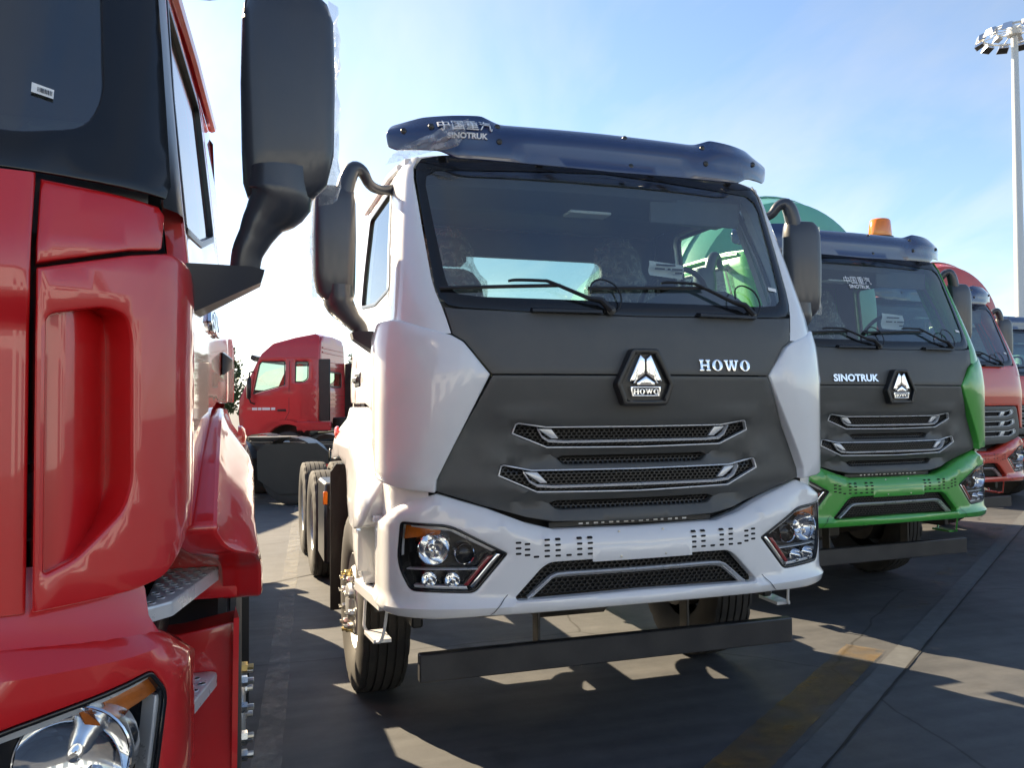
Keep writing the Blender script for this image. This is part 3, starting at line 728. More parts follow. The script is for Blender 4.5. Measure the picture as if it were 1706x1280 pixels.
def nx_truck(name, label, loc, rot, P, word, variant='wedge', group=None, paper=None, film=True, lean_visor_text=True, liner=None):
    T = thing(name, label, 'truck', (loc[0], loc[1], 0), rot, group)
    pn = P.name
    K = lambda k: k + pn
    # --- nose
    if variant == 'wedge':
        up_poly = sym([(0, 1.890), (Uc(.771), 1.890), (Uc(.897), 2.048), (Uc(.952), 2.082), (Uc(.985), 2.215), (Uc(.93), 2.208), (.6, 2.196), (0, 2.186)])
        part('front_panel', lambda: sheet(up_poly, MF, r=.005, depth=.03, grid=.08), GRILLE, T, key='nose_up')
        G1 = [(0, 1.632), (.49, 1.634), (.632, 1.655), (.648, 1.648), (.664, 1.600), (.485, 1.528), (0, 1.522)]
        G2 = [(0, 1.420), (.56, 1.424), (.700, 1.452), (.716, 1.446), (.731, 1.397), (.536, 1.311), (0, 1.301)]
        S1 = [(0, 1.487), (.395, 1.487), (.425, 1.476), (.395, 1.448), (.37, 1.444), (0, 1.444)]
        S2 = [(0, 1.264), (.43, 1.266), (.465, 1.254), (.43, 1.226), (.40, 1.222), (0, 1.222)]
        def grel(u, z):
            # the face is stepped under each bright louvre: a shelf, then a tuck
            r = 0
            for z0, hw in ((1.525, .55), (1.305, .62)):
                k = 1 - smooth01((u - hw) / .22)
                r += .030 * k * smooth01((z0 - z) / .02) * smooth01((z - (z0 - .13)) / .07)
            for z0, hw in ((1.675, .70), (1.470, .77)):
                k = (1 - smooth01((u - hw) / .06)) * smooth01((u - hw + .40) / .3)
                r -= .016 * k * smooth01((z - z0 + .03) / .02) * smooth01((z0 + .05 - z) / .05)
            r += .05 * smooth01((u - .50) / .5) * smooth01((1.34 - z) / .10)
            return r
        MGR = CP.M(yg, grel)
        gp = sym([(0, 1.884), (Uc(.768), 1.884), (Uc(1.026), 1.378), (Uc(1.028), 1.332), (.80, 1.252), (.58, 1.190), (.45, 1.165), (0, 1.152)])
        g = part('grille_panel', lambda: sheet(gp, MGR, [sym(rnd_half(G1)), sym(rnd_half(G2)), sym(S1), sym(S2)], r=.006, depth=.045, grid=.045), GRILLE, T, key='nose_gr')
        part('grille_backing', lambda: sheet(sym([(0, 1.66), (.70, 1.66), (.76, 1.30), (.5, 1.20), (0, 1.20)]), lambda u, v, d: MGR(u, v, .05 + d), r=0, depth=0), DARK, g, key='gback')
        def hc():
            mb = MB()
            for H, in ((G1,), (G2,)): honeycomb(mb, inset(ccw(sym(H)), .004), MGR, .0155, .0105, .022)
            for H in (S1, S2): honeycomb(mb, sym(H), MGR, .0155, .0105, .022)
            return mb
        part('grille_mesh', hc, BLACK, g, key='ghc', kind='stuff', smooth=False)
        for H, U_, in ((G1, [(-.535, 1.625), (-.512, 1.585), (-.478, 1.563), (-.40, 1.558), (.40, 1.558), (.478, 1.563), (.512, 1.585), (.535, 1.625)]), (G2, [(-.605, 1.415), (-.575, 1.368), (-.535, 1.345), (-.45, 1.338), (.45, 1.338), (.535, 1.345), (.575, 1.368), (.605, 1.415)])):
            k = 'g%.2f' % H[0][1]
            L = ccw(sym(rnd_half(H)))
            part('louvre_frame', lambda: sheet(L, lambda u, v, d: MGR(u, v, d - .004), [inset(L, .007)], r=.002, depth=.02, grid=.05), SILVER, g, key=k + 'fr')
            part('louvre_blade', lambda: MB().loft([[MGR(u, v + a, b) for a, b in ((-.006, .006), (-.006, -.006), (.004, -.008), (.007, -.002), (.006, .02))] for u, v in densline(U_, .03)]), SILVER, g, key=k + 'bl')
            for s in (-1, 1):
                e = U_[-1]; f = U_[-3]
                part('louvre_tip', lambda: sheet([(s * f[0] - s * .02, f[1] + .012), (s * e[0] - s * .006, e[1] - .002), (s * (e[0] - .075), e[1] - .004), (s * (f[0] - .055), f[1] + .012)], lambda u, v, d: MGR(u, v, .010 + d), r=.003, depth=.012), SILVER, g, key=k + 'tip%d' % s)
        # emblem on its hexagon plate
        hexo = rnd([(-.070, 2.018), (.070, 2.018), (.160, 1.842), (.118, 1.735), (-.118, 1.735), (-.160, 1.842)], .014)
        ME = lambda u, v, d: (u, .008 + d, v)
        em = part('emblem_plate', lambda: sheet(hexo, lambda u, v, d: ME(u, v, d - .040), [inset(ccw(hexo), .026)], r=.007, depth=.055, grid=.05), BLACK, g, key='emplate')
        part('emblem_back', lambda: sheet(inset(ccw(hexo), .024), lambda u, v, d: ME(u, v, d - .014), r=0, depth=0), BLACK, em, key='emback')
        E0 = lambda L: [(x_ * .00085, 1.888 - y_ * .00085) for x_, y_ in L]
        for s in (-1, 1):
            part('emblem_star', lambda: sheet(E0([(s * 34, -116), (s * 5, -90), (s * 5, -4), (s * 60, 36), (s * 62, 52), (s * 84, 52), (s * 72, 36), (s * 104, 40), (s * 98, 20)]), lambda u, v, d: ME(u, v, d - .036), r=.004, depth=.024, grid=.03), CHROME, em, key='emst%d' % s)
        part('emblem_star', lambda: sheet(E0([(0, 8), (58, 46), (58, 66), (-58, 66), (-58, 46)]), lambda u, v, d: ME(u, v, d - .036), r=.004, depth=.024, grid=.03), CHROME, em, key='emlow')
        bar = E0([(-98, 70), (98, 70), (92, 128), (-92, 128)])
        part('emblem_bar', lambda: sheet(bar, lambda u, v, d: ME(u, v, d - .034), [E0([(-84, 78), (84, 78), (80, 120), (-80, 120)])], r=.002, depth=.02, grid=.05), CHROME, em, key='embar')
        part('emblem_lettering', lambda: howo(-.064, 1.888 - 117 * .00085, .0285, lambda u, v, d: ME(u, v, d - .016), .008, .06, .001), CHROME, em, key='emhowo')
        if word == 'HOWO': part('lettering', lambda: howo(.330, 1.911, .060, MF, .010, .17), CHROME, T, key='howo')
        else: part('lettering', lambda: textmesh('SINOTRUK', .078, -.43, 1.945, MF, .012, .0028, .011, 1.02, 1.12), CHROME, T, key='sinotruk')
        for s in (-1, 1):
            wp = rnd([(Uc(.780), 1.889), (Uc(.905), 2.044), (Uc(.960), 2.076), (Uc(1.198), 2.160), (CP.uy(.36), 2.150), (CP.uy(.47), 2.10), (CP.uy(.47), 1.50), (CP.uy(.40), 1.40), (Uc(1.20), 1.350), (Uc(1.040), 1.326), (Uc(1.036), 1.384)], [.004, .01, .01, .03, .05, .03, .04, .05, .03, .01, .008])
            def wrel(u, z):
                a = smooth01((u - Uc(.80) - (1.889 - min(z, 1.889)) * .50) / .10)
                return -.022 * a + .012 * smooth01((z - 2.04) / .1)
            Mw = CP.M(lambda z: yc(z), wrel)
            part('corner_panel', lambda: sheet([(s * a, b) for a, b in wp], Mw, r=.010, depth=.09, grid=.06), P, T, key=K('wing%d' % s))
    else:
        # flat painted nose, dark louvre block below
        up_poly = sym([(0, 1.70), (Uc(.96), 1.70), (Uc(1.03), 1.42), (Uc(1.16), 1.40), (CP.uy(.36), 1.42), (CP.uy(.46), 1.52), (CP.uy(.46), 2.14), (Uc(1.2), 2.20), (Uc(.99), 2.215), (0, 2.186)])
        part('front_panel', lambda: sheet(up_poly, MF, r=.006, depth=.05, grid=.07), P, T, key=K('nose_up2'))
        gp = rnd(sym([(0, 1.692), (Uc(.93), 1.692), (Uc(1.005), 1.44), (Uc(.985), 1.30), (.72, 1.225), (0, 1.20)]), .04)
        LV = []
        for z0, hw in ((1.60, .86), (1.475, .89), (1.35, .91)):
            LV.append([(0, z0 + .028), (hw - .16, z0 + .030), (hw - .03, z0 + .055), (hw, z0 + .03), (hw - .012, z0), (hw - .14, z0 - .038), (0, z0 - .042)])
        g = part('grille_panel', lambda: sheet(gp, MF, [sym(l) for l in LV], r=.006, depth=.05, grid=.06), GRILLE, T, key='gr2')
        part('grille_backing', lambda: sheet(inset(ccw(gp), .03), lambda u, v, d: MF(u, v, .04 + d), r=0, depth=0), DARK, g, key='gr2b')
        for i, l in enumerate(LV):
            L = ccw(sym(l))
            part('louvre_frame', lambda: sheet(L, lambda u, v, d: MF(u, v, d - .003), [inset(L, .007)], r=.002, depth=.02, grid=.06), SILVER, g, key='gr2f%d' % i)
            z0 = l[3][1] - .03
            for s in (-1, 1):
                part('louvre_tip', lambda: sheet([(s * (l[3][0] - .05), z0 + .045), (s * (l[3][0] - .012), z0 + .03), (s * (l[3][0] - .02), z0 - .002), (s * (l[3][0] - .055), z0 - .02)], lambda u, v, d: MF(u, v, .002 + d), r=.003, depth=.02), SILVER, g, key='gr2t%d%d' % (i, s))
                part('louvre_blade', lambda: sheet([(s * .62, z0 + .026), (s * .70, z0 + .026), (s * .66, z0 - .026), (s * .58, z0 - .03)], lambda u, v, d: MF(u, v, .006 + d), r=.003, depth=.02), SILVER, g, key='gr2k%d%d' % (i, s))
    # --- windscreen
    WO = sym([(0, 2.190), (.60, 2.200), (.90, 2.214), (.965, 2.226), (1.004, 2.262), (1.022, 2.33), (1.040, 2.60), (1.056, 2.92), (1.050, 3.00), (1.015, 3.045), (.90, 3.07), (0, 3.10)])
    WI = sym([(0, 2.262), (.80, 2.270), (.91, 2.282), (.952, 2.315), (.966, 2.37), (.995, 2.68), (1.010, 2.88), (1.0, 2.94), (.95, 2.975), (0, 3.02)])
    w = part('windscreen', lambda: sheet(WO, lambda u, v, d: MF(u, v, .006 + d), r=0, depth=0, grid=.09), GLASS, T, key='ws')
    part('windscreen_border', lambda: sheet(WO, lambda u, v, d: MF(u, v, .002 + d), [WI], r=.001, depth=.004, grid=.09), FRIT, w, key='wsb')
    part('sticker', lambda: sheet([(.945, 2.365), (.888, 2.372), (.890, 2.392), (.947, 2.385)], lambda u, v, d: MF(u, v, .0005 + d), r=0, depth=0), PAPER, w, key='wst')
    wiper(T, -.15, 2.212, -.46, 2.352, -1.0, MF, 'wl')
    wiper(T, .70, 2.218, .37, 2.372, -.25, MF, 'wr')
    for x in (-.50, .42):
        part('wiper_cowl', lambda: MB().loft([[MF(x + .36 * k / 6 - .06, 2.205 + b, o) for b, o in ((-.013, -.002), (-.008, -.03), (.006, -.032), (.014, -.002))] for k in range(7)], True), BLACK, T, key='cowl%.1f' % x)
    # --- A-pillars, roof, doors, rear
    for s in (-1, 1):
        def apil():
            secs = []
            for k in range(15):
                z = 2.085 + (3.055 - 2.085) * k / 14
                xw = interp([(2.08, .957), (2.2, .988), (2.262, 1.008), (2.33, 1.026), (2.6, 1.044), (2.92, 1.060), (3.0, 1.054), (3.06, 1.02)], z)
                X_ = sx(z); row = []
                for t in (0, .25, .5, .75):
                    u = Uc(xw + (X_ - .055 - xw) * t); row.append(MF(s * u, z, .004 if t == 0 else -.004))
                yb = yc(z) + CP.at(Uc(X_ - .055))[1]
                row += [(s * (X_ - .030), yb + .022, z), (s * (X_ - .010), yb + .055, z), (s * X_, yb + .10, z), (s * X_, yb + .34, z), (s * (X_ - .05), yb + .34, z)]
                if z < 2.2:   # foot of the pillar is cut by the corner panel
                    pass
                secs.append(row)
            return MB().loft(secs)
        part('windscreen_pillar', apil, P, T, key=K('apil%d' % s), ang=50)
        yF = lambda z: yc(z) + .325
        dp = [(yF(2.1) - .05, 1.40), (.72, 1.605), (.99, 1.725), (1.22, 1.755), (1.70, 1.755), (1.70, 2.96), (1.66, 3.03), (yF(3.0) + .03, 3.03)] + [(yF(z), z) for z in (2.9, 2.7, 2.5, 2.3, 2.15)] + [(yF(2.1) - .05, 2.05)]
        wh = rnd([(yF(2.36) + .06, 2.34), (1.0, 2.31), (1.60, 2.36), (1.60, 2.95), (yF(2.95) + .08, 2.95), (yF(2.6) + .07, 2.62)], [.05, .05, .06, .06, .03, .02])
        dr = part('door', lambda: sheet(dp, MS(s), [wh], r=.006, depth=.05, grid=.09), P, T, key=K('door%d' % s))
        part('window_seal', lambda: sheet(wh, MS(s, -.003), [inset(ccw(wh), .02)], r=.002, depth=.02, grid=.09), BLACK, dr, key='dseal%d' % s)
        part('side_window', lambda: sheet(inset(ccw(wh), .004), MS(s, .012), r=0, depth=0, grid=.12), SIDEGLASS, dr, key='dwin%d' % s)
        part('door_handle', lambda: MB().box(s * 1.205, s * 1.238, 1.44, 1.62, 1.885, 1.925, .01).box(s * 1.2, s * 1.22, 1.41, 1.65, 1.86, 1.95, .008), BLACK, dr, key='dhan%d' % s)
        part('door_trim', lambda: sheet([(p[0] + .01, max(p[1], 1.45)) for p in dp], MS(s, .055), [inset(ccw(wh), -.02)], r=0, depth=0, grid=.12), TRIM, dr, key='dtrim%d' % s)
        part('rear_quarter', lambda: sheet([(1.712, 1.76), (YREAR - .03, 1.76), (YREAR, 1.80), (YREAR, 2.98), (YREAR - .03, 3.03), (1.712, 3.03)], MS(s, .001), r=.006, depth=.05, grid=.1), P, T, key=K('quart%d' % s))
        part('drip_rail', lambda: MB().tube([(s * 1.105, yc(3.0) + .22, 3.02), (s * 1.108, .95, 3.045), (s * 1.108, 1.88, 3.05)], .018, 8), P, T, key=K('drip%d' % s))
        part('quarter_trim', lambda: sheet([(1.66, 1.5), (1.85, 1.5), (1.85, 3.0), (1.66, 3.0)], MS(s, .06), r=0, depth=0), TRIM, T, key='qtrim%d' % s)
    rf = [(x_, yc(3.06) + CP.at(Uc(abs(x_)))[1] + .012) for x_ in [-1.09 + 2.18 * k / 16 for k in range(17)]] + [(1.095, 1.88), (1.07, YREAR), (-1.07, YREAR), (-1.095, 1.88)]
    part('roof', lambda: sheet(rf, lambda x, y, d: (x, y, 3.105 - .055 * (abs(x) / 1.09) ** 3 + .03 * smooth01((y - .5) / .4) - d), r=.012, depth=.06, grid=.12), P, T, key=K('roof'))
    part('headliner', lambda: MB().box(-1.02, 1.02, .86, 1.84, 2.985, 3.02, .01), TRIMLIGHT, T, key='hliner')
    rw = rnd([(-.62, 2.36), (.62, 2.36), (.62, 2.79), (-.62, 2.79)], .06)
    r_ = part('rear_wall', lambda: sheet(sym([(0, 1.38), (1.15, 1.38), (1.20, 1.5), (1.19, 2.2), (1.11, 3.0), (1.06, 3.05), (0, 3.08)]), lambda x, z, d: (x, YREAR - d, z), [rw], r=.01, depth=.04, grid=.12), P, T, key=K('rwall'))
    part('rear_window', lambda: sheet(rw, lambda x, z, d: (x, YREAR - .02, z), r=0, depth=0, grid=.2), SIDEGLASS, r_, key='rwin')
    part('rear_trim', lambda: sheet(sym([(0, 1.45), (1.14, 1.45), (1.05, 2.98), (0, 2.98)]), lambda x, z, d: (x, YREAR - .055 + d, z), [inset(rw, -.0)], r=.004, depth=.03, grid=.12), TRIM, T, key='rtrim')
    part('cab_floor', lambda: MB().box(-1.18, 1.18, .45, 1.86, 1.40, 1.46, .01).box(-.55, .55, .6, 1.86, 1.46, 1.72, .08), TRIM, T, key='cfloor')
    # --- cab interior
    dash = part('dashboard', lambda: MB().loft([[(x_, y_ + .085 * x_ * x_, z_) for y_, z_ in ((.13, 2.14), (.12, 2.24), (.30, 2.275), (.46, 2.295 + hb), (.58, 2.28 + hb), (.64, 2.20), (.60, 2.0), (.50, 1.75), (.50, 1.55))] for x_, hb in [(-1.08 + 2.16 * k / 24, .11 * smooth01((.36 - abs(-1.08 + 2.16 * k / 24 - .63)) / .14)) for k in range(25)]]), TRIM, T, key='dash', ang=60)
    stw = part('steering_wheel', lambda: torus(.225, .017, 32, 8).move(Matrix.Translation((.62, .80, 2.36)) @ Matrix.Rotation(radians(-62), 4, 'X')), BLACK, T, key='stw')
    part('steering_hub', lambda: MB().hull([tuple(Matrix.Translation((.62, .80, 2.36)) @ Matrix.Rotation(radians(-62), 4, 'X') @ Vector(p)) for p in ((-.2, 0, 0), (.2, 0, 0), (-.08, .08, -.03), (.08, .08, -.03), (-.07, -.1, -.03), (.07, -.1, -.03), (0, 0, -.08), (-.2, .02, 0), (.2, .02, 0))]), BLACK, stw, key='sth')
    for x in (-.62, .62):
        st = part('seat', lambda: MB().box(-.25, .25, 1.05, 1.55, 1.86, 2.02, .05).box(-.20, .20, 1.15, 1.5, 1.46, 1.88, .03), FABRIC, T, key='seat')
        st.location = (x, 0, 0)
        part('seat_back', lambda: MB().loft([[(a * w_, 1.47 + (z_ - 1.95) * .16 + b * .055, z_) for a, b in ((-1, -.5), (-.8, -1), (.8, -1), (1, -.5), (1, .6), (.7, 1), (-.7, 1), (-1, .6))] for z_, w_ in ((1.93, .235), (2.1, .245), (2.4, .245), (2.55, .22), (2.62, .17), (2.64, .12))], True), FABRIC, st, key='seatb')
        part('head_rest', lambda: MB().box(-.13, .13, 1.53, 1.62, 2.66, 2.86, .04), FABRIC, st, key='seath')
        def cover():
            rr = random.Random(int(x * 10)); mb = MB(); secs = []
            for i in range(15):
                z_ = 1.92 + .99 * i / 14; wdt = interp([(1.9, .30), (2.3, .285), (2.55, .26), (2.7, .185), (2.86, .16), (2.93, .06)], z_)
                secs.append([(wdt * cos(2 * pi * k / 22) * (1 + rr.uniform(-.07, .07)), 1.47 + (z_ - 1.95) * .15 + .10 * sin(2 * pi * k / 22) * (1 + rr.uniform(-.12, .12)), z_ + rr.uniform(-.012, .012)) for k in range(22)])
            return mb.loft(secs, True, False)
        part('seat_cover', cover, FILM, st, key='seatc%.1f' % x, ang=20)
    ov = part('overhead_console', lambda: MB().loft([[(x_, yc(3.0) + .10 + .085 * x_ * x_ + a, b) for a, b in ((.02, 3.0), (.02, 2.93), (.14, 2.86), (.30, 2.865), (.38, 2.93), (.38, 3.0))] for x_ in [-1.0 + 2.0 * k / 16 for k in range(17)]], True), TRIMLIGHT, T, key='ovh')
    part('console_lamp', lambda: MB().box(-.12, .14, yc(3.0) + .22, yc(3.0) + .34, 2.845, 2.862, .005), PAPER, ov, key='ovl')
    part('sun_visor', lambda: MB().box(.35, .95, yc(2.9) + .19, yc(2.9) + .205, 2.80, 2.95, .005), TRIM, T, key='svis')
    part('grab_handle', lambda: MB().tube([(-1.06, .62, 2.35), (-1.02, .58, 2.42), (-1.02, .66, 2.68), (-1.05, .72, 2.75)], .016, 8), BLACK, T, key='grab')
    part('cab_speaker', lambda: MB().lathe([(0, .0), (.005, .10), (.02, .115), (.03, .12)], (-.98, 1.02, 2.68), 'x', 28), BLACK, T, key='cspk')
    if paper:
        def pmesh():
            x0, x1, z0, z1, yy = paper
            return MB().loft([[(x0 + .005 * (k - 4) ** 2 * .1, yy + .01 * sin(k), z0 + (z1 - z0) * k / 6), (x1, yy + .02 + .01 * sin(k + 1), z0 - .012 + (z1 - z0) * k / 6)] for k in range(7)])
        pp = part('paper_card', pmesh, PAPER, T)
        def lines():
            x0, x1, z0, z1, yy = paper; mb = MB()
            for z_, a, b in ((.72, .18, .72), (.45, .15, .42), (.45, .50, .58), (.45, .62, .92), (.2, .7, .9)):
                mb.box(x0 + (x1 - x0) * a, x0 + (x1 - x0) * b, yy - .012, yy - .0105, z0 + (z1 - z0) * z_ - .005, z0 + (z1 - z0) * z_ + .005, 0.0004)
            return mb
        part('print', lines, INK, pp)
    # --- visor
    vp = rnd(sym([(0, 3.012), (.84, 3.028), (.93, 3.072), (1.13, 3.094), (1.172, 3.12), (1.182, 3.19), (1.15, 3.245), (1.0, 3.276), (.70, 3.288), (.585, 3.250), (0, 3.254)]), [.0] + [.02] * 8 + [.05, .05] + [.02] * 10)
    vs = part('sun_visor_panel', lambda: sheet(vp, MV, r=.004, depth=.012, grid=.045), VISOR, T, key='visor', ang=60)
    for x, z in ((-.97, 3.20), (-.62, 3.13), (-.62, 3.22), (.62, 3.22), (.62, 3.12), (.99, 3.17), (0.14, 3.06), (.12, 3.225), (-1.1, 3.19)):
        p_ = MV(x, z, 0)
        part('visor_bolt', lambda: MB().lathe([(0, .016), (.006, .015), (.009, .008), (.010, 0)], (0, 0, 0), 'y', 12, -1), BLACK, vs, key='vbolt').location = p_
    if lean_visor_text:
        part('lettering', lambda: textmesh('中国重汽', .072, -.80, 3.206, MV, .011, 0, .011, 1.0), LETTERWHITE, vs, key='vcjk')
        part('lettering', lambda: textmesh('SINOTRUK', .040, -.79, 3.148, MV, .009, .0012, .009, 1.0, 1.05), LETTERWHITE, vs, key='vsin')
    for x in (-.9, -.35, .35, .9):
        part('visor_bracket', lambda: MB().box(-.02, .02, 0, .16, -.012, .012, .004), BLACK, vs, key='vbr').location = (x, VP(x) + .012, 3.13)
    # --- bumper and lamps
    bo = sym([(0, .750), (.8, .744), (1.05, .734), (Ub(1.2), .742), (BP.uy(.33), .765), (BP.uy(.50), .80), (BP.uy(.52), 1.17), (BP.uy(.34), 1.228), (Ub(1.2), 1.270), (1.05, 1.318), (.8, 1.243), (.6, 1.168), (.46, 1.131), (0, 1.127)])
    LG = rnd(sym(LGRILLE), .02)
    lampL = [(-a, b) for a, b in LAMP]
    bu = part('bumper', lambda: sheet(bo, MBU, [LAMP, lampL, LG], r=.008, depth=.055, grid=.034), P, T, key=K('bump'))
    for s in (-1, 1):
        part('bumper_seam', lambda: MB().loft([[MBU(s * (a - .0025), b, -.0012), MBU(s * (a + .0025), b, -.0012)] for a, b in densline([(.705, .84), (.722, .822), (.775, .762), (.79, .752)], .02)]), INK, bu, key='bseam%d' % s)
    part('bumper_ledge', lambda: sheet(sym([(0, .08), (.44, .085), (.60, .11), (.80, .15), (1.05, .25), (1.15, .45), (0, .45)]), lambda x, y, d: (x, y, interp(BTOP, abs(x)) - .012 - d), r=0, depth=0, grid=.08), P, bu, key=K('bledge'))
    def vents():
        mb = MB(); cols = [(.301, 4), (.359, 4), (.417, -1), (.475, 4), (.533, 4), (.590, -1), (.636, 3.4), (.682, 3.7)]
        for s in (-1, 1):
            for x, n in cols:
                x *= .955
                zs = [1.012] if n == -1 else ([1.012 + .0262 * k for k in range(4)] if n == 4 else [1.012 + .0262 * (k + (n - 3)) for k in range(3)])
                for z in zs: capsule(mb, s * x, z, .029, .0105, MBU, -.0012)
        return mb
    part('vent_slots', vents, DARK, bu, key='vents', kind='stuff')
    if variant != 'wedge':
        part('bumper_mesh', lambda: honeycomb(MB(), sym([(0, 1.10), (.60, 1.11), (.66, 1.06), (.58, .995), (0, .995)]), MBU, .016, .012, -.002, .01, .3), P, bu, key=K('bmesh'), kind='stuff', smooth=False)
    for x in (-.123, .123):
        for z in (1.108, .990):
            part('plate_bolt', lambda: MB().lathe([(0, .007), (.004, .006), (.005, 0)], (0, 0, 0), 'y', 8, -1), STEEL, bu, key='pbolt').location = MBU(x, z, 0)
    part('plate_panel', lambda: sheet(rnd([(-.275, .972), (.275, .972), (.275, 1.118), (-.275, 1.118)], .004), lambda u, v, d: MBU(u, v, d - .0016), r=.0008, depth=.003, grid=.08), P, bu, key=K('plate'))
    part('intake_back', lambda: sheet(sym(LGRILLE), lambda u, v, d: MBF(u, v, .075 + d), r=0, depth=0), DARK, bu, key='lgback')
    part('intake_mesh', lambda: honeycomb(MB(), sym(LGRILLE), MBF, .017, .0115, .05), BLACK, bu, key='lghc', kind='stuff', smooth=False)
    fr = [(-.605, .812), (-.585, .826), (-.488, .905), (-.455, .918), (-.40, .921), (.40, .921), (.455, .918), (.488, .905), (.585, .826), (.605, .812)]
    part('intake_trim', lambda: MB().loft([[MBF(u + (0 if abs(u) < .42 else .0), v + a, b) for a, b in ((.004, .052), (.006, .016), (.0, .010), (-.006, .016), (-.022, .050))] for u, v in densline(fr, .03)]), SILVER, bu, key='lgtrim')
    for s in (-1, 1):
        part('intake_cheek', lambda: sheet([(s * .575, .815), (s * .60, .818), (s * .50, .90), (s * .465, .905)], lambda u, v, d: MBF(u, v, .028 + d), r=.003, depth=.02), SILVER, bu, key='lgch%d' % s)
        headlamp(T, s, MBF, LAMP, (1.052, 1.062), (.905, 1.036), [((1.075, .918), .036), ((.965, .915), .036)], 'nx', [(Ub(1.175), 1.172), (1.02, 1.163), (1.03, 1.128), (Ub(1.185), 1.105)],
                 [([(.735, 1.030), (.755, 1.034), (.885, .885), (.868, .872)], CHROME), ([(.772, 1.025), (.800, 1.022), (.915, .888), (.895, .886)], LAMPRED), ([(Ub(1.15), 1.182), (.98, 1.166), (.75, 1.05), (.78, 1.045), (.98, 1.145), (Ub(1.15), 1.165)], SILVER), ([(.83, .966), (Ub(1.17), .968), (Ub(1.17), .962), (.83, .960)], SILVER), ([(.895, .868), (Ub(1.135), .878), (Ub(1.14), .892), (.90, .884)], SILVER)])
    part('nose_gap_black', lambda: sheet(sym([(0, 1.09), (.5, 1.10), (.62, 1.14), (.85, 1.22), (1.05, 1.28), (1.05, 1.40), (.8, 1.29), (.58, 1.23), (0, 1.19)]), lambda u, v, d: MG(u, v, .095 + d), r=0, depth=0, grid=.08), DARK, T, key='ngap')  # dark sheet added behind the nose-bumper gap so it stays black
    part('under_grille_bar', lambda: MB().box(-.46, .46, .14, .17, 1.128, 1.158, .004), BLACK, T, key='ugb')
    def dots():
        mb = MB()
        for k in range(15):
            x_ = -.30 + .042 * k
            mb.box(x_, x_ + (.016 if k % 2 else .024), .1365, .1395, 1.139, 1.148, .001)
        return mb
    part('bar_slots', dots, LETTERWHITE, T, key='ugd', kind='stuff')
    # --- protection bar under the bumper
    ub = part('underrun_bar', lambda: MB().box(-1.078, 1.078, .290, .345, .383, .520, .006), BAR, T, key='ubar')
    for s in (-1, 1):
        part('bar_bracket', lambda: MB().box(s * .43, s * .445, .346, .43, .44, .78, .003).box(s * .36, s * .44, .36, .42, .70, .78, .004), FRAME, ub, key='ubr%d' % s)
        part('bracket_bolt', lambda: MB().lathe([(0, .016), (.014, .016), (.014, 0)], (s * .446, .39, .72), 'x', 6, s), BRASS, ub, key='ubb%d' % s)
    for s in (-1, 1):
        part('lower_corner', lambda: sheet([(s * a, b) for a, b in ((1.075, 1.20), (Ub(1.15), 1.16), (BP.uy(.36), 1.10), (BP.uy(.52), 1.08), (BP.uy(.70), 1.10), (BP.uy(.72), 1.42), (BP.uy(.5), 1.44), (Uc(1.12), 1.42), (1.085, 1.36))], lambda u, v, d: BP.M(lambda z: .03)(u, v, .035 + d), r=0, depth=0, grid=.07), P, T, key=K('lowc%d' % s))
    side_gear(T, P, key=K('sg'), marker=REDLENS)
    for s in (-1, 1): mirror(T, s, film=film)
    return T

def rnd_half(H): return H
def densline(L, g):
    out = [L[0]]
    for a, b in zip(L, L[1:]):
        n = max(1, int(math.ceil(math.hypot(b[0] - a[0], b[1] - a[1]) / g)))
        out += [(a[0] + (b[0] - a[0]) * k / n, a[1] + (b[1] - a[1]) * k / n) for k in range(1, n + 1)]
    return out
def torus(R, r, n, m):
    return MB().lathe([(r * sin(2 * pi * j / m), R + r * cos(2 * pi * j / m)) for j in range(m)], (0, 0, 0), 'z', n, 1, True)
def mixer(T, m, off=0.0, R=1.22, zc=2.78, y0=2.02, key='mix'):
    prof = [(0, .35), (.02, R * .80), (.10, R * .93), (.35, R), (1.6, R * 1.02), (2.3, R * .98), (3.9, R * .72), (4.3, R * .60), (4.35, R * .52)]
    d = part('mixer_drum', lambda: MB().lathe(prof, (0, 0, 0), 'y', 64).move(Matrix.Translation((off, y0, zc)) @ Matrix.Rotation(radians(2.5), 4, 'X')), m, T, key=key + 'd')
    part('drum_band', lambda: MB().lathe([(.36, R + .006), (.36, R + .02), (.46, R + .022), (.46, R + .006)], (0, 0, 0), 'y', 64, 1, True).move(Matrix.Translation((off, y0, zc)) @ Matrix.Rotation(radians(2.5), 4, 'X')), m, d, key=key + 'b')
    part('drum_cradle', lambda: MB().box(-.7, .7, 2.2, 2.35, 1.04, 1.75, .02).box(-.45, .45, 2.3, 6.8, 1.04, 1.30, .02).box(-.7, .7, 5.6, 5.8, 1.04, 2.1, .02), m, T, key=key + 'c')
    part('chute', lambda: MB().loft([[(.3 * cos(t), 6.5 + k * .9, 2.7 - k * .9 + .2 * sin(t)) for t in [pi + pi * j / 8 for j in range(9)]] for k in (0, 1)]), m, T, key=key + 'ch')
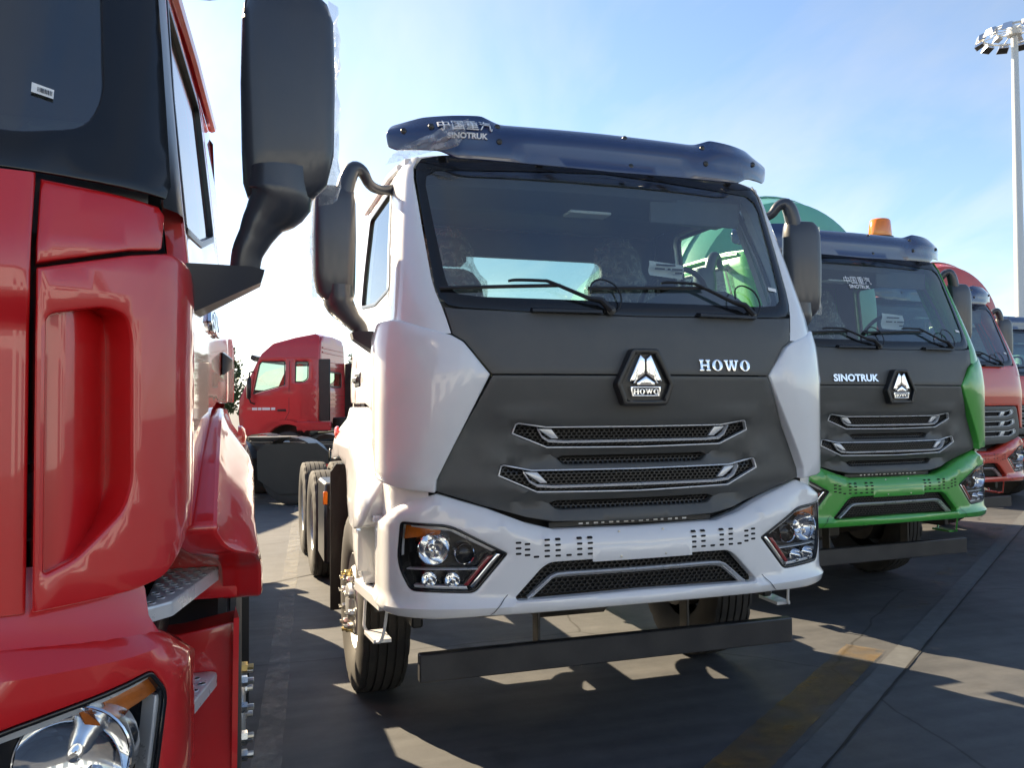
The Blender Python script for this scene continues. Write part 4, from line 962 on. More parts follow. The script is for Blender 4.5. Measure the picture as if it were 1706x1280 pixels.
# ------------------------------------------------------------------ ground
def ground_mat():
    m = bpy.data.materials.new('yard_concrete'); m.use_nodes = True
    n, l = m.node_tree.nodes, m.node_tree.links; b = n['Principled BSDF']
    t = n.new('ShaderNodeTexCoord')
    def noise(sc, det=8, ro=.6, dist=0):
        z = n.new('ShaderNodeTexNoise'); z.inputs['Scale'].default_value = sc; z.inputs['Detail'].default_value = det; z.inputs['Roughness'].default_value = ro; z.inputs['Distortion'].default_value = dist
        l.new(t.outputs['Object'], z.inputs[0]); return z.outputs['Fac']
    def ramp(src, a, b_, ca, cb):
        r = n.new('ShaderNodeValToRGB'); r.color_ramp.elements[0].position = a; r.color_ramp.elements[1].position = b_
        r.color_ramp.elements[0].color = (*ca, 1); r.color_ramp.elements[1].color = (*cb, 1); l.new(src, r.inputs[0]); return r.outputs[0]
    def mul(a, b_):
        h = n.new('ShaderNodeMix'); h.data_type = 'RGBA'; h.blend_type = 'MULTIPLY'; h.inputs[0].default_value = 1; l.new(a, h.inputs[6]); l.new(b_, h.inputs[7]); return h.outputs[2]
    c = ramp(noise(.55, 8, .62, .4), .3, .72, (.050, .053, .059), (.092, .094, .098))
    c = mul(c, ramp(noise(7, 8, .7), .3, .7, (.80, .80, .81), (1.12, 1.11, 1.09)))
    c = mul(c, ramp(noise(160, 3, .6), .3, .7, (.82, .82, .82), (1.15, 1.15, 1.15)))
    mp_ = n.new('ShaderNodeMapping'); mp_.inputs['Rotation'].default_value = (0, 0, radians(-35)); mp_.inputs['Scale'].default_value = (.5, 4.5, 1); l.new(t.outputs['Object'], mp_.inputs[0])
    z = n.new('ShaderNodeTexNoise'); z.inputs['Scale'].default_value = 1.6; z.inputs['Detail'].default_value = 8; l.new(mp_.outputs[0], z.inputs[0])
    c = mul(c, ramp(z.outputs['Fac'], .32, .70, (.72, .73, .75), (1.12, 1.11, 1.10)))
    c = mul(c, ramp(noise(1.15, 5, .5, .9), .26, .38, (.50, .49, .48), (1, 1, 1)))          # oil and tyre stains
    v = n.new('ShaderNodeTexVoronoi'); v.feature = 'DISTANCE_TO_EDGE'; v.inputs['Scale'].default_value = .33
    zz = n.new('ShaderNodeTexNoise'); zz.inputs['Scale'].default_value = 2.2; zz.inputs['Detail'].default_value = 8
    l.new(t.outputs['Object'], zz.inputs[0])
    av = n.new('ShaderNodeMix'); av.data_type = 'RGBA'; av.inputs[0].default_value = .11; l.new(t.outputs['Object'], av.inputs[6]); l.new(zz.outputs['Color'], av.inputs[7]); l.new(av.outputs[2], v.inputs['Vector'])
    c = mul(c, ramp(v.outputs['Distance'], .0012, .0030, (.30, .29, .28), (1, 1, 1)))
    l.new(c, b.inputs['Base Color'])
    r = n.new('ShaderNodeMapRange'); r.inputs[3].default_value = .55; r.inputs[4].default_value = .88; l.new(noise(3.0), r.inputs[0]); l.new(r.outputs[0], b.inputs['Roughness'])
    bp = n.new('ShaderNodeBump'); bp.inputs['Strength'].default_value = .35; bp.inputs['Distance'].default_value = .004; l.new(noise(140, 5, .7), bp.inputs['Height']); l.new(bp.outputs[0], b.inputs['Normal'])
    return m
def worn_paint(name, col, sc=5.0, lo=.42, hi=.62, mx_=.85):
    m = bpy.data.materials.new(name); m.use_nodes = True
    n, l = m.node_tree.nodes, m.node_tree.links; b = n['Principled BSDF']; b.inputs['Base Color'].default_value = (*col, 1); b.inputs['Roughness'].default_value = .7
    t = n.new('ShaderNodeTexCoord'); z = n.new('ShaderNodeTexNoise'); z.inputs['Scale'].default_value = sc; z.inputs['Detail'].default_value = 9; z.inputs['Roughness'].default_value = .72
    l.new(t.outputs['Object'], z.inputs[0])
    r = n.new('ShaderNodeMapRange'); r.inputs[1].default_value = lo; r.inputs[2].default_value = hi; r.inputs[3].default_value = 0; r.inputs[4].default_value = mx_; l.new(z.outputs['Fac'], r.inputs[0])
    l.new(r.outputs[0], b.inputs['Alpha']); return m
g = part('ground', lambda: MB().add([(-2500, -2500, 0), (2500, -2500, 0), (2500, 2500, 0), (-2500, 2500, 0)], [(0, 1, 2, 3)]), ground_mat(), None); g['kind'] = 'structure'
JD = Vector((.818, .575)); JN = Vector((-.575, .818)); J0 = Vector((2.68, 3.34))
def strip(name, a0, a1, n0, n1, z, m, wob=.0, seg=60):
    rr = random.Random(3); L = []
    for k in range(seg + 1):
        a = a0 + (a1 - a0) * k / seg
        p = J0 + JD * a + JN * (n0 + rr.uniform(-wob, wob)); q = J0 + JD * a + JN * (n1 + rr.uniform(-wob, wob)); L.append([(p.x, p.y, z), (q.x, q.y, z)])
    o = part(name, lambda: MB().loft(L), m, None); o['kind'] = 'structure'; return o
CONC = mat('joint_concrete', (.080, .085, .090), rough=.8, noise=.25, nscale=9, bump=.4, bscale=80)
strip('pavement_joint_band', -30, 60, .004, .16, .004, CONC, .006, 240)
strip('pavement_joint', -30, 60, -.008, .006, .006, DARK, .004, 600)
strip('pavement_joint', -30, 60, -4.9, -4.885, .004, DARK, .003, 300)
strip('pavement_joint', -30, 60, 5.6, 5.615, .004, DARK, .003, 300)
strip('painted_line_yellow', -1.2, 2.1, .20, .46, .008, worn_paint('worn_yellow', (.19, .115, .03), 2.2, .34, .66, .8), .004)
strip('painted_line_yellow', 3.4, 9.5, .20, .40, .008, worn_paint('worn_yellow2', (.20, .13, .03), 3.5, .52, .68, .4), .004)
def lane():
    rr = random.Random(5)
    return MB().loft([[(.10 + .078 * (y - 4) - .07 + rr.uniform(-.005, .005), y, .004), (.10 + .078 * (y - 4) + .07 + rr.uniform(-.005, .005), y, .004)] for y in [1.0 + .25 * k for k in range(60)]])
o = part('painted_line_white', lane, worn_paint('worn_white', (.36, .35, .32), 4.0, .38, .64, .42), None); o['kind'] = 'structure'

# ------------------------------------------------------------------ the row of new trucks
white = nx_truck('cab_truck', 'white truck with dark wedge-shaped nose, serif chrome letters and blue-black roof visor', (1.9052, 3.7013), 0, WHITE, 'HOWO', paper=(.36, .60, 2.50, 2.585, .62))
running_gear(white)
green = nx_truck('mixer_truck', 'bright green mixer truck with dark nose, plain chrome letters and amber roof beacon', (5.175, 5.482), radians(3), GREEN, 'SINOTRUK', paper=(.38, .66, 2.42, 2.56, .55), film=False, lean_visor_text=False)
running_gear(green, tank=True)
mixer(green, TEAL, .64, 1.34, 2.70, 2.0, 'mixg')
bc = part('roof_beacon', lambda: MB().loft([[(.76 + a * w_, .92 + b * w_ * .8, z_ + .05) for a, b in [(cos(2 * pi * k / 16 + .2), sin(2 * pi * k / 16 + .2)) for k in range(16)]] for z_, w_ in ((3.30, .115), (3.31, .12), (3.46, .105), (3.475, .09))], True), AMBER, green, ang=50)
part('beacon_base', lambda: MB().lathe([(0, .13), (.20, .125), (.23, .12)], (.76, .92, 3.12), 'z', 20), BLACK, bc)
part('window_lettering', lambda: textmesh('中国重汽', .075, -.10, 2.80, MF, .002, 0), LETTERWHITE, green)
part('window_lettering', lambda: textmesh('SINOTRUK', .045, -.10, 2.745, MF, .002, .001), LETTERWHITE, green)
orange = nx_truck('cab_truck', 'orange red truck with painted nose above a black three-louvre grille', (8.50, 7.88), radians(3), ORANGE, None, 'louvre', paper=None, film=False, lean_visor_text=False)
running_gear(orange, tank=False)
fourth = nx_truck('mixer_truck', 'red truck with a red drum, mostly hidden past the orange red truck', (12.6, 10.5), 0, ORANGE, None, 'louvre', film=False, lean_visor_text=False)
running_gear(fourth, tank=False)
mixer(fourth, DRUMRED, .50, 1.44, 3.06, 2.0, 'mixr')
fifth = nx_truck('cab_truck', 'white truck at the far end of the row, past the red drum', (15.9, 13.3), 0, WHITE, 'HOWO', film=False)
running_gear(fifth, tank=False)

# film torn loose over the white truck's left visor end
def flap():
    rr = random.Random(11); L = []
    for i in range(9):
        t = i / 8
        row = []
        for j in range(7):
            q = j / 6
            x = -1.13 + .34 * q; z = 3.075 + .02 * t + .13 * t * (q ** .8) - .06 * (1 - t) * (1 - q)
            y = VP(x) - .03 - .06 * sin(pi * t) * (1 - .3 * q) + rr.uniform(-.012, .012)
            row.append((x - .06 * (1 - t), y + .05 * (1 - q), z + rr.uniform(-.008, .008)))
        L.append(row)
    return MB().loft(L)
part('protective_film', flap, FILM, white, ang=25)

# ------------------------------------------------------------------ the big red truck close by on the left
RP = Plan([(0, 0), (.3, .006), (.6, .028), (.8, .055), (.9, .085), (1.0, .13), (1.07, .185), (1.115, .24), (1.14, .30), (1.150, .36), (1.158, .5), (1.166, .8)])
YR = [(.7, .0), (1.2, .0), (2.1, .01), (2.27, .05), (2.6, .15), (3.0, .29), (3.3, .41)]
yr = lambda z: interp(YR, z)
Ur = RP.ux
def red_truck():
    T = thing('cab_truck', 'glossy all-red truck with deep intake recess and film-wrapped black mirror', 'truck', (-1.275, 1.97, 0), 0)
    MR = RP.M(yr)
    crel = lambda u, z: .03 * smooth01((2.0 - z) / .09)
    MC = RP.M(yr, crel)
    zs = [1.285, 1.288, 1.295] + [1.32 + .04 * k for k in range(14)] + [1.86 + .012 * k for k in range(16)] + [2.08, 2.13, 2.18, 2.23, 2.262, 2.27]
    us = [-.838, -.835, -.828] + [-.80 + 1.6 * k / 40 for k in range(41)] + [.828, .835, .838]
    part('front_panel', lambda: MB().loft([[MC(u, z, (.05 if abs(u) > .837 else .004 if abs(u) > .83 else 0) + (.006 if z < 1.287 else 0)) for u in us] for z in zs]), RED, T, ang=60)
    sxr = lambda y, z: 1.148 + .050 * (y - .4) - .11 * max(0, z - 2.0)
    MSr = lambda s, off=0.0: (lambda y, z, d: (s * (sxr(y, z) - d - off), y, z))
    for s in (-1, 1):
        f = lambda L: [(s * a, b) for a, b in L]
        ue = RP.uy(.40)
        part('corner_panel', lambda: sheet(f([(.848, 2.062), (Ur(1.03), 2.115), (Ur(1.09), 2.128), (Ur(1.100), 2.135), (Ur(1.105), 2.225), (Ur(1.09), 2.245), (.848, 2.262)]), lambda u, v, d: MR(u, v, d + .018), r=.008, depth=.06, grid=.05), RED, T)
        rec = rnd([(.868, 1.372), (.868, 1.948), (.99, 1.972), (1.040, 1.955), (1.052, 1.90), (1.055, 1.56), (1.035, 1.50), (.93, 1.40)], [.01, .02, .02, .02, .02, .03, .03, .02])
        lo = rnd([(.848, 1.292), (.848, 2.050), (Ur(1.03), 2.102), (Ur(1.11), 2.125), (RP.uy(.34), 2.10), (ue, 2.06), (ue, 1.70), (RP.uy(.36), 1.45), (Ur(1.10), 1.325), (Ur(1.04), 1.308)], [.004, .004, .01, .02, .03, .03, .1, .1, .03, .02])
        c = part('corner_panel', lambda: sheet(f(lo), MR, [f(rec)], r=.010, depth=.13, grid=.045), RED, T)
        part('intake_recess', lambda: MB().loft([[MR(s * u, v, .035 + .085 * smooth01((u - .90) / .15)) for u in [.858 + .21 * k / 24 for k in range(25)]] for v in [1.36 + .63 * k / 20 for k in range(21)]]), RED, c, ang=60)
    # windscreen with wide black border
    WO = sym([(0, 2.282), (.6, 2.280), (Ur(1.09), 2.262), (Ur(1.10), 2.30), (Ur(1.07), 2.70), (Ur(1.04), 3.02), (Ur(1.0), 3.06), (0, 3.12)])
    WI = rnd(sym([(0, 2.372), (.80, 2.366), (.93, 2.40), (.965, 2.50), (.945, 2.75), (.925, 2.98), (0, 3.03)]), [0, .03, .05, .08, .1, .05, 0, .05, .1, .08, .05, .03])
    w = part('windscreen', lambda: sheet(WO, lambda u, v, d: MR(u, v, .006 + d), r=0, depth=0, grid=.08), GLASS, T)
    part('windscreen_border', lambda: sheet(WO, lambda u, v, d: MR(u, v, d - .004), [WI], r=.004, depth=.012, grid=.06), FRIT, w)
    st = part('sticker', lambda: sheet([(.812, 2.472), (.858, 2.462), (.858, 2.486), (.812, 2.497)], lambda u, v, d: MR(u, v, d - .001), r=0, depth=0), PAPER, w)
    def code():
        mb = MB(); rr = random.Random(2); u = .824
        while u < .854:
            t = rr.choice((.0007, .0012, .0018)); sl = lambda q: 2.481 - (q - .824) * .21
            mb.add([MR(u, sl(u) - .006, -.0025), MR(u + t, sl(u + t) - .006, -.0025), MR(u + t, sl(u + t) + .006, -.0025), MR(u, sl(u) + .006, -.0025)], [(0, 1, 2, 3)]); u += t + rr.choice((.0008, .0014))
        return mb
    part('print', code, INK, st)
    part('dashboard', lambda: MB().loft([[(x_, yr(2.3) + .08 + .10 * x_ * x_ + a, b) for a, b in ((0, 2.15), (.02, 2.31), (.3, 2.36), (.45, 2.33), (.48, 2.1), (.4, 1.6))] for x_ in [-1.05 + 2.1 * k / 16 for k in range(17)]]), TRIM, T)
    part('pillar_trim', lambda: MB().box(.80, .90, .45, .55, 2.3, 2.46, .03), TRIM, T)
    yF = lambda z: yr(z) + .36
    dp = [(.40, 1.42), (.72, 1.605), (.99, 1.725), (1.22, 1.755), (1.74, 1.755), (1.74, 3.0), (1.70, 3.05), (yF(3.05), 3.05), (yF(2.7), 2.7), (yF(2.3), 2.3), (.42, 2.2), (.40, 2.0)]
    wh = rnd([(yF(2.36) + .03, 2.22), (.95, 2.27), (1.62, 2.42), (1.62, 2.98), (yF(2.98) + .04, 2.98), (yF(2.6) + .02, 2.62)], [.03, .05, .06, .06, .03, .02])
    for s in (-1, 1):
        def apil():
            secs = []
            for k in range(9):
                z = 2.24 + .84 * k / 8; u0 = Ur(interp([(2.24, 1.09), (2.7, 1.065), (3.08, 1.0)], z)); p = MR(s * u0, z, .004); y1 = yF(z) + .02
                secs.append([p, (s * (sxr(.4, z) - .006), p[1] + .05, z), (s * sxr(.5, z), p[1] + .10, z), (s * sxr(y1, z), y1, z)])
            return MB().loft(secs)
        part('windscreen_pillar', apil, BLACK, T, ang=50)
        dr = part('door', lambda: sheet(dp, MSr(s), [wh], r=.006, depth=.05, grid=.08), RED, T)
        part('window_seal', lambda: sheet(wh, MSr(s, -.003), [inset(ccw(wh), .022)], r=.002, depth=.02, grid=.09), BLACK, dr)
        part('side_window', lambda: sheet(inset(ccw(wh), .004), MSr(s, .012), r=0, depth=0, grid=.1), SIDEGLASS, dr)
        part('door_handle', lambda: MB().hull([(s * (sxr(1.5, 1.9) + a), b, c_) for a, b, c_ in ((0, 1.38, 1.86), (0, 1.66, 1.88), (0, 1.40, 1.95), (0, 1.66, 1.97), (.035, 1.44, 1.89), (.035, 1.60, 1.90), (.035, 1.44, 1.925), (.035, 1.60, 1.935))]), BLACK, dr)
        part('rear_quarter', lambda: sheet([(1.752, 1.76), (2.20, 1.76), (2.23, 1.8), (2.23, 3.0), (2.20, 3.05), (1.752, 3.05)], MSr(s, .001), r=.006, depth=.05, grid=.1), RED, T)
        part('drip_rail', lambda: MB().tube([(s * (sxr(.7, 3.03) + .004), yF(3.05) + .02, 3.06), (s * (sxr(1.4, 3.06) + .01), 1.4, 3.085), (s * (sxr(2.2, 3.06) + .012), 2.22, 3.085)], .022, 8), RED, T)
        part('door_trim', lambda: sheet([(p[0] + .01, p[1]) for p in dp], MSr(s, .055), [inset(ccw(wh), -.02)], r=0, depth=0, grid=.15), TRIM, dr)
    part('door_badge', lambda: textmesh('450匹', .105, 1.02, 2.02, MSr(1), .012, 0, .011, 1.0, 1.35), CHROME, T)
    part('roof', lambda: sheet(sym([(0, yr(3.1) + .0), (.5, yr(3.1) + .03), (.9, yr(3.1) + .11), (1.02, yr(3.1) + .22), (1.05, .9), (1.08, 2.2), (0, 2.23)]), lambda x, y, d: (x, y, 3.14 + .08 * smooth01((y - .3) / .9) - .06 * (abs(x) / 1.05) ** 3 - d), r=.012, depth=.06, grid=.12), RED, T)
    part('rear_wall', lambda: sheet(sym([(0, 1.40), (1.15, 1.40), (1.2, 1.6), (1.14, 3.0), (1.05, 3.12), (0, 3.2)]), lambda x, z, d: (x, 2.23 - d, z), r=.01, depth=.04, grid=.2), RED, T)
    part('rear_trim', lambda: MB().box(-1.1, 1.1, 2.14, 2.17, 1.45, 3.05, .01), TRIM, T)
    part('headliner', lambda: MB().box(-1.0, 1.0, .75, 2.1, 3.02, 3.05, .01), TRIMLIGHT, T)
    part('cab_floor', lambda: MB().box(-1.12, 1.12, .40, 2.18, 1.40, 1.46, .01), TRIM, T)
    for x in (-.6, .6):
        st_ = part('seat', lambda: MB().box(-.25, .25, 1.05, 1.55, 1.80, 2.0, .05), FABRIC, T, key='seatR'); st_.location = (x, 0, 0)
        part('seat_back', lambda: MB().box(-.24, .24, 1.5, 1.64, 1.95, 2.62, .06).box(-.13, .13, 1.53, 1.63, 2.63, 2.85, .04), FABRIC, st_, key='seatRb')
    # bumper
    RT = [(0, 1.235), (.84, 1.222), (1.05, 1.205), (1.2, 1.19), (1.5, 1.1)]
    def rrel(u, z):
        return 1.3 * max(0, z - (interp(RT, u) - .040)) + .03 * smooth01((.80 - z) / .1)
    MRB = RP.M(lambda z: -.035, rrel); MRF = RP.M(lambda z: -.035)
    lamp = rnd([(Ur(1.075), 1.118), (Ur(1.108), 1.055), (Ur(1.085), .845), (.74, .800), (.56, .915), (.60, .99), (.80, 1.062)], [.015, .03, .04, .04, .03, .03, .06])
    bo = sym([(0, .72), (.9, .71), (Ur(1.12), .715), (RP.uy(.36), .73), (RP.uy(.46), .76), (RP.uy(.46), 1.13), (RP.uy(.34), 1.175), (Ur(1.11), 1.200), (.95, 1.214), (.84, 1.222), (0, 1.235)])
    bu = part('bumper', lambda: sheet(bo, MRB, [lamp, [(-a, b) for a, b in lamp]], r=.010, depth=.06, grid=.045), RED, T)
    part('bumper_ledge', lambda: MB().loft([[MRF(u, interp(RT, abs(u)) - .008, .045), MRF(u, interp(RT, abs(u)) + .035, .075), MRF(u, interp(RT, abs(u)) + .10, .085), MRF(u, interp(RT, abs(u)) + .16, .11)] for u in [-1.2 + 2.4 * k / 40 for k in range(41)]]), RED, bu)
    for s in (-1, 1):
        headlamp(T, s, MRF, lamp, (.93, .962), (.70, .91), [], 'rd', [(.948, 1.068), (1.02, 1.083), (Ur(1.085), 1.098), (Ur(1.100), 1.058), (1.06, 1.035), (1.0, 1.018), (.965, 1.030)],
                 [([(Ur(1.075), 1.116), (.80, 1.060), (.60, .985), (.61, .965), (.80, 1.030), (Ur(1.085), 1.098)], SILVER), ([(Ur(1.093), 1.05), (Ur(1.103), 1.05), (Ur(1.082), .86), (Ur(1.072), .86)], SILVER)], rb=.118, rp=.06)
    # steps with bright perforated treads
    for s in (-1, 1):
        part('step_wall', lambda: sheet(rnd([(1.02, 1.135), (1.262, 1.135), (1.262, 1.32), (1.20, 1.42), (1.02, 1.42)], [0, .01, .06, .06, 0]), lambda x, z, d: (s * x, .80 + d, z), r=.008, depth=.15), RED, T)
        part('step_wall', lambda: sheet([(1.00, .45), (1.255, .45), (1.255, 1.062), (1.10, 1.035), (1.00, 1.03)], lambda x, z, d: (s * x, .79 + d, z), r=.008, depth=.15), RED, T)
        part('step_lip', lambda: MB().hull([(s * a, b, c_) for a, b, c_ in ((1.245, .79, .50), (1.262, .80, .50), (1.245, .79, 1.06), (1.268, .74, 1.085), (1.252, .73, 1.085), (1.256, .90, 1.085), (1.268, .90, 1.05), (1.262, .9, .5))]), RED, T)
        part('step_bracket', lambda: MB().box(s * .95, s * 1.05, .45, .95, .55, 1.12, .01), BLACK, T)
        for z0, pl in ((1.238, [(1.035, .27), (1.105, .345), (1.208, .785), (1.19, .80), (1.035, .80)]), (.915, [(1.03, .40), (1.120, .40), (1.205, .77), (1.19, .79), (1.03, .79)])):
            pl = rnd(pl, .012)
            t = part('step_plate', lambda: sheet(pl, lambda x, y, d: (s * x, y, z0 - d), r=.007, depth=.04), SILVER, T)
            def holes():
                mb = MB()
                for i in range(9):
                    for j in range(5):
                        x_, y_ = 1.055 + .036 * j + (.018 if i % 2 else 0), .33 + .056 * i
                        if inside((x_, y_), inset(ccw(pl), .016)):
                            mb.lathe([(0.0, .0135), (.0022, .012), (.0025, .0112), (.0010, .0104)], (s * x_, y_, z0), 'z', 8)
                return mb
            part('tread_rims', holes, SILVER, t, kind='stuff')
            def hol2():
                mb = MB()
                for i in range(9):
                    for j in range(5):
                        x_, y_ = 1.055 + .036 * j + (.018 if i % 2 else 0), .33 + .056 * i
                        if inside((x_, y_), inset(ccw(pl), .016)): mb.add([(s * x_ + .0108 * cos(2 * pi * k / 8), y_ + .0108 * sin(2 * pi * k / 8), z0 + .0014) for k in range(8)], [tuple(range(8))])
                return mb
            part('tread_holes', hol2, DARK, t, kind='stuff')
        poly = rnd([(.44, 1.41), (.70, 1.585), (.98, 1.705), (1.20, 1.735), (1.95, 1.735), (2.10, 1.66), (2.20, 1.30), (2.16, 1.25), (1.99, 1.36), (1.62, 1.42), (1.25, 1.38), (1.0, 1.25), (.93, 1.12), (.84, 1.12), (.74, 1.25), (.50, 1.33)], .03)
        fe = part('fender', lambda: sheet(poly, lambda y, z, d: (s * (fender_x(y, z, .10) - d), y, z), r=.014, depth=.12, grid=.045), RED, T)
        part('side_marker', lambda: MB().lathe([(0, .048), (.014, .048), (.026, .036), (.032, .0)], (s * (fender_x(1.55, 1.62, .10) - .004), 1.55, 1.615), 'x', 18, s), REDLENS, fe)
        part('inner_arch', lambda: MB().loft([[(s * a, 1.47 + .66 * cos(t_), .62 + .72 * sin(t_)) for a in (.55, 1.20)] for t_ in [pi * (k / 14) for k in range(15)]]), BLACK, T, key='redarch%d' % s)
        mirror(T, s, dx=-.05, dz=.05, hw=.132, dy=.05, base_in=1.13)
    for s in (-1, 1): wiper(T, s * .35, 2.32, s * .35 - .3, 2.44, s * .35 - .8, MR, 'rw%d' % s)
    part('underrun_bar', lambda: MB().box(-1.05, 1.05, .28, .34, .38, .52, .006), BAR, T)
    running_gear(T, tank=False)
    tk = part('fuel_tank', lambda: MB().loft([[(x_, y_, .70 + z_) for x_, z_ in [(.92 + .29 * (abs(cos(a)) ** .5) * (1 if cos(a) > 0 else -1), .40 * (abs(sin(a)) ** .5) * (1 if sin(a) > 0 else -1)) for a in [2 * pi * k / 24 for k in range(24)]]] for y_ in (2.50, 2.53, 4.37, 4.40)], True), ALU, T)
    for y in (2.8, 3.5, 4.1): part('tank_strap', lambda: MB().box(.62, 1.217, 0, .05, .29, 1.11, .01), FRAME, tk, key='strapr').location = (0, y, 0)
    part('battery_box', lambda: MB().box(-1.2, -.62, 2.6, 3.9, .40, 1.1, .02), BLACK, T)
    return T
red = red_truck()

# ------------------------------------------------------------------ far red tractors behind the row
def far_tractor(label, loc, rot, boxes=False):
    T = thing('tractor_truck', label, 'truck', (*loc, 0), rot)
    prof = [(.16, .95), (.10, 1.5), (.12, 1.95), (.24, 2.22), (.62, 3.02), (.70, 3.18), (1.0, 3.46), (1.6, 3.62), (2.15, 3.72), (2.26, 3.66), (2.30, 3.45), (2.30, 1.30)]
    hx = lambda z: interp([(.9, 1.22), (2.1, 1.22), (3.05, 1.17), (3.45, 1.10), (3.7, 1.0)], z)
    arch = [(2.30, 1.30), (2.12, 1.30), (2.02, 1.28)] + [(1.45 + .66 * cos(t), .66 + .66 * sin(t)) for t in [pi * (.28 + .62 * k / 8) for k in range(9)]] + [(.62, .95)]
    win = rnd([(.50, 2.08), (1.38, 2.32), (1.38, 2.97), (.72, 2.97), (.66, 2.90)], .05); win2 = rnd([(1.66, 2.40), (1.90, 2.40), (2.02, 2.50), (2.02, 2.96), (1.66, 2.96)], [.03, .08, .06, .05, .05])
    for s in (-1, 1):
        Ms = lambda y, z, d: (s * (hx(z) - d), y, z)
        b = part('cab_side', lambda: sheet(prof + arch[1:], Ms, [win, win2], r=.03, depth=.06, grid=.1), FARRED, T, key='ftside%d' % s)
        for k, wq in enumerate((win, win2)):
            part('side_window', lambda: sheet(wq, lambda y, z, d: Ms(y, z, .02), r=0, depth=0, grid=.2), SIDEGLASS, b, key='ftw%d%d' % (s, k))
            part('window_seal', lambda: sheet(wq, lambda y, z, d: Ms(y, z, d - .006), [inset(ccw(wq), .025)], r=.002, depth=.02, grid=.15), BLACK, b, key='ftws%d%d' % (s, k))
        part('door_seam', lambda: MB().ribbon([(s * (hx(z) + .001), y, z) for y, z in ((1.50, 2.98), (1.50, 2.3), (1.50, 1.6), (1.40, 1.40))], .01, .010, (s, 0, 0)), INK, b, key='ftseam%d' % s)
        for k, (y0, w_) in enumerate(((.48, .14), (.64, .10), (.76, .22), (1.01, .11))): part('door_mark', lambda: MB().box(s * 1.221, s * 1.227, y0, y0 + w_, 1.655, 1.725, .001), LETTERWHITE, b, key='ftl%d%d' % (s, k))
        part('door_handle', lambda: MB().box(s * 1.215, s * 1.245, 1.18, 1.42, 1.62, 1.68, .01), BLACK, b, key='fth%d' % s)
        part('fender', lambda: MB().loft([[(s * a, 1.45 + R_ * cos(t), .66 + R_ * sin(t)) for a, R_ in ((1.18, .70), (1.28, .72), (1.28, .62), (1.18, .60))] for t in [pi * (.22 + .70 * k / 12) for k in range(13)]], True), FARRED, b, key='ftf%d' % s)
        part('side_skirt', lambda: MB().box(s * 1.16, s * 1.27, 1.72, 2.66, 1.10, 1.34, .02), FARRED, b, key='ftk%d' % s)
        part('roof_seam', lambda: MB().ribbon([(s * (hx(3.06) + .004), y, 3.06) for y in (.66, 1.4, 2.28)], .02, .014, (s, 0, 0)), FARRED, b, key='ftrs%d' % s)
        part('side_fairing', lambda: MB().box(s * 1.15, s * 1.20, 2.31, 2.62, 1.36, 3.02, .02), BLACK, T, key='ftfr%d' % s)
        mr = part('mirror', lambda: MB().box(s * 1.34, s * 1.50, .42, .52, 1.95, 2.55, .04), BLACK, T, key='ftm%d' % s)
        part('mirror_arm', lambda: MB().tube([(s * 1.2, .50, 2.70), (s * 1.38, .47, 2.66), (s * 1.42, .47, 2.4)], .022, 8).tube([(s * 1.42, .47, 2.0), (s * 1.36, .50, 1.86), (s * 1.22, .54, 1.82)], .022, 8), BLACK, mr, key='ftma%d' % s)
    part('cab_front', lambda: MB().loft([[(x_, y_ - .06 * (1 - (x_ / 1.2) ** 2), z_) for x_ in [hx(z_) * k / 6 for k in range(-6, 7)]] for y_, z_ in prof[:4]]), FARRED, T, key='ftfront')
    part('windscreen', lambda: MB().loft([[(x_, y_ - .06 * (1 - (x_ / 1.2) ** 2), z_) for x_ in [hx(z_) * k / 6 for k in range(-6, 7)]] for y_, z_ in prof[3:5]]), GLASS, T, key='ftws')
    part('cab_roof', lambda: MB().loft([[(x_, y_, z_ + .05 * (1 - (x_ / hx(z_)) ** 4) - .02) for x_ in [(hx(z_) - .012) * k / 8 for k in range(-8, 9)]] for y_, z_ in prof[4:11]]), FARRED, T, key='ftroof', ang=50)
    part('roof_visor', lambda: MB().loft([[(x_, .44 + a + .06 * (x_ / 1.2) ** 2, b) for a, b in ((0, 2.98), (-.10, 3.05), (-.06, 3.16), (.08, 3.10))] for x_ in [1.16 * k / 8 for k in range(-8, 9)]], True), BLACK, T, key='ftvis')
    rw = rnd([(-.80, 2.28), (.80, 2.28), (.80, 2.72), (-.80, 2.72)], .06)
    r_ = part('rear_wall', lambda: sheet(sym([(0, 1.28), (1.18, 1.28), (1.20, 2.1), (1.15, 3.05), (1.06, 3.50), (.85, 3.66), (0, 3.70)]), lambda x, z, d: (x, 2.325 - d, z), [rw], r=.03, depth=.05, grid=.15), FARRED, T, key='ftrw')
    part('rear_window', lambda: sheet(rw, lambda x, z, d: (x, 2.30, z), r=0, depth=0, grid=.3), SIDEGLASS, r_, key='ftrg')
    part('window_seal', lambda: sheet(rw, lambda x, z, d: (x, 2.332 - d, z), [inset(ccw(rw), .04)], r=.004, depth=.02, grid=.2), BLACK, r_, key='ftrws')
    for z in (1.55, 1.68, 1.81, 1.94, 2.07, 2.86, 2.98, 3.22, 3.34):
        part('wall_rib', lambda: MB().box(-.95, .95, 2.322, 2.345, -.022, .022, .008), FARRED, r_, key='ftrib').location = (0, 0, z)
    part('cab_floor', lambda: MB().box(-1.15, 1.15, .3, 2.25, 1.28, 1.34, .01), TRIM, T, key='ftfl')
    part('rear_trim', lambda: sheet(sym([(0, 1.36), (1.14, 1.36), (1.10, 3.0), (0, 3.0)]), lambda x, z, d: (x, 2.26 + d, z), [rw], r=0, depth=0, grid=.3), CREAM, T, key='ftrt')
    part('headliner', lambda: MB().box(-1.08, 1.08, .75, 2.24, 3.0, 3.03, .01), CREAM, T, key='fthl')
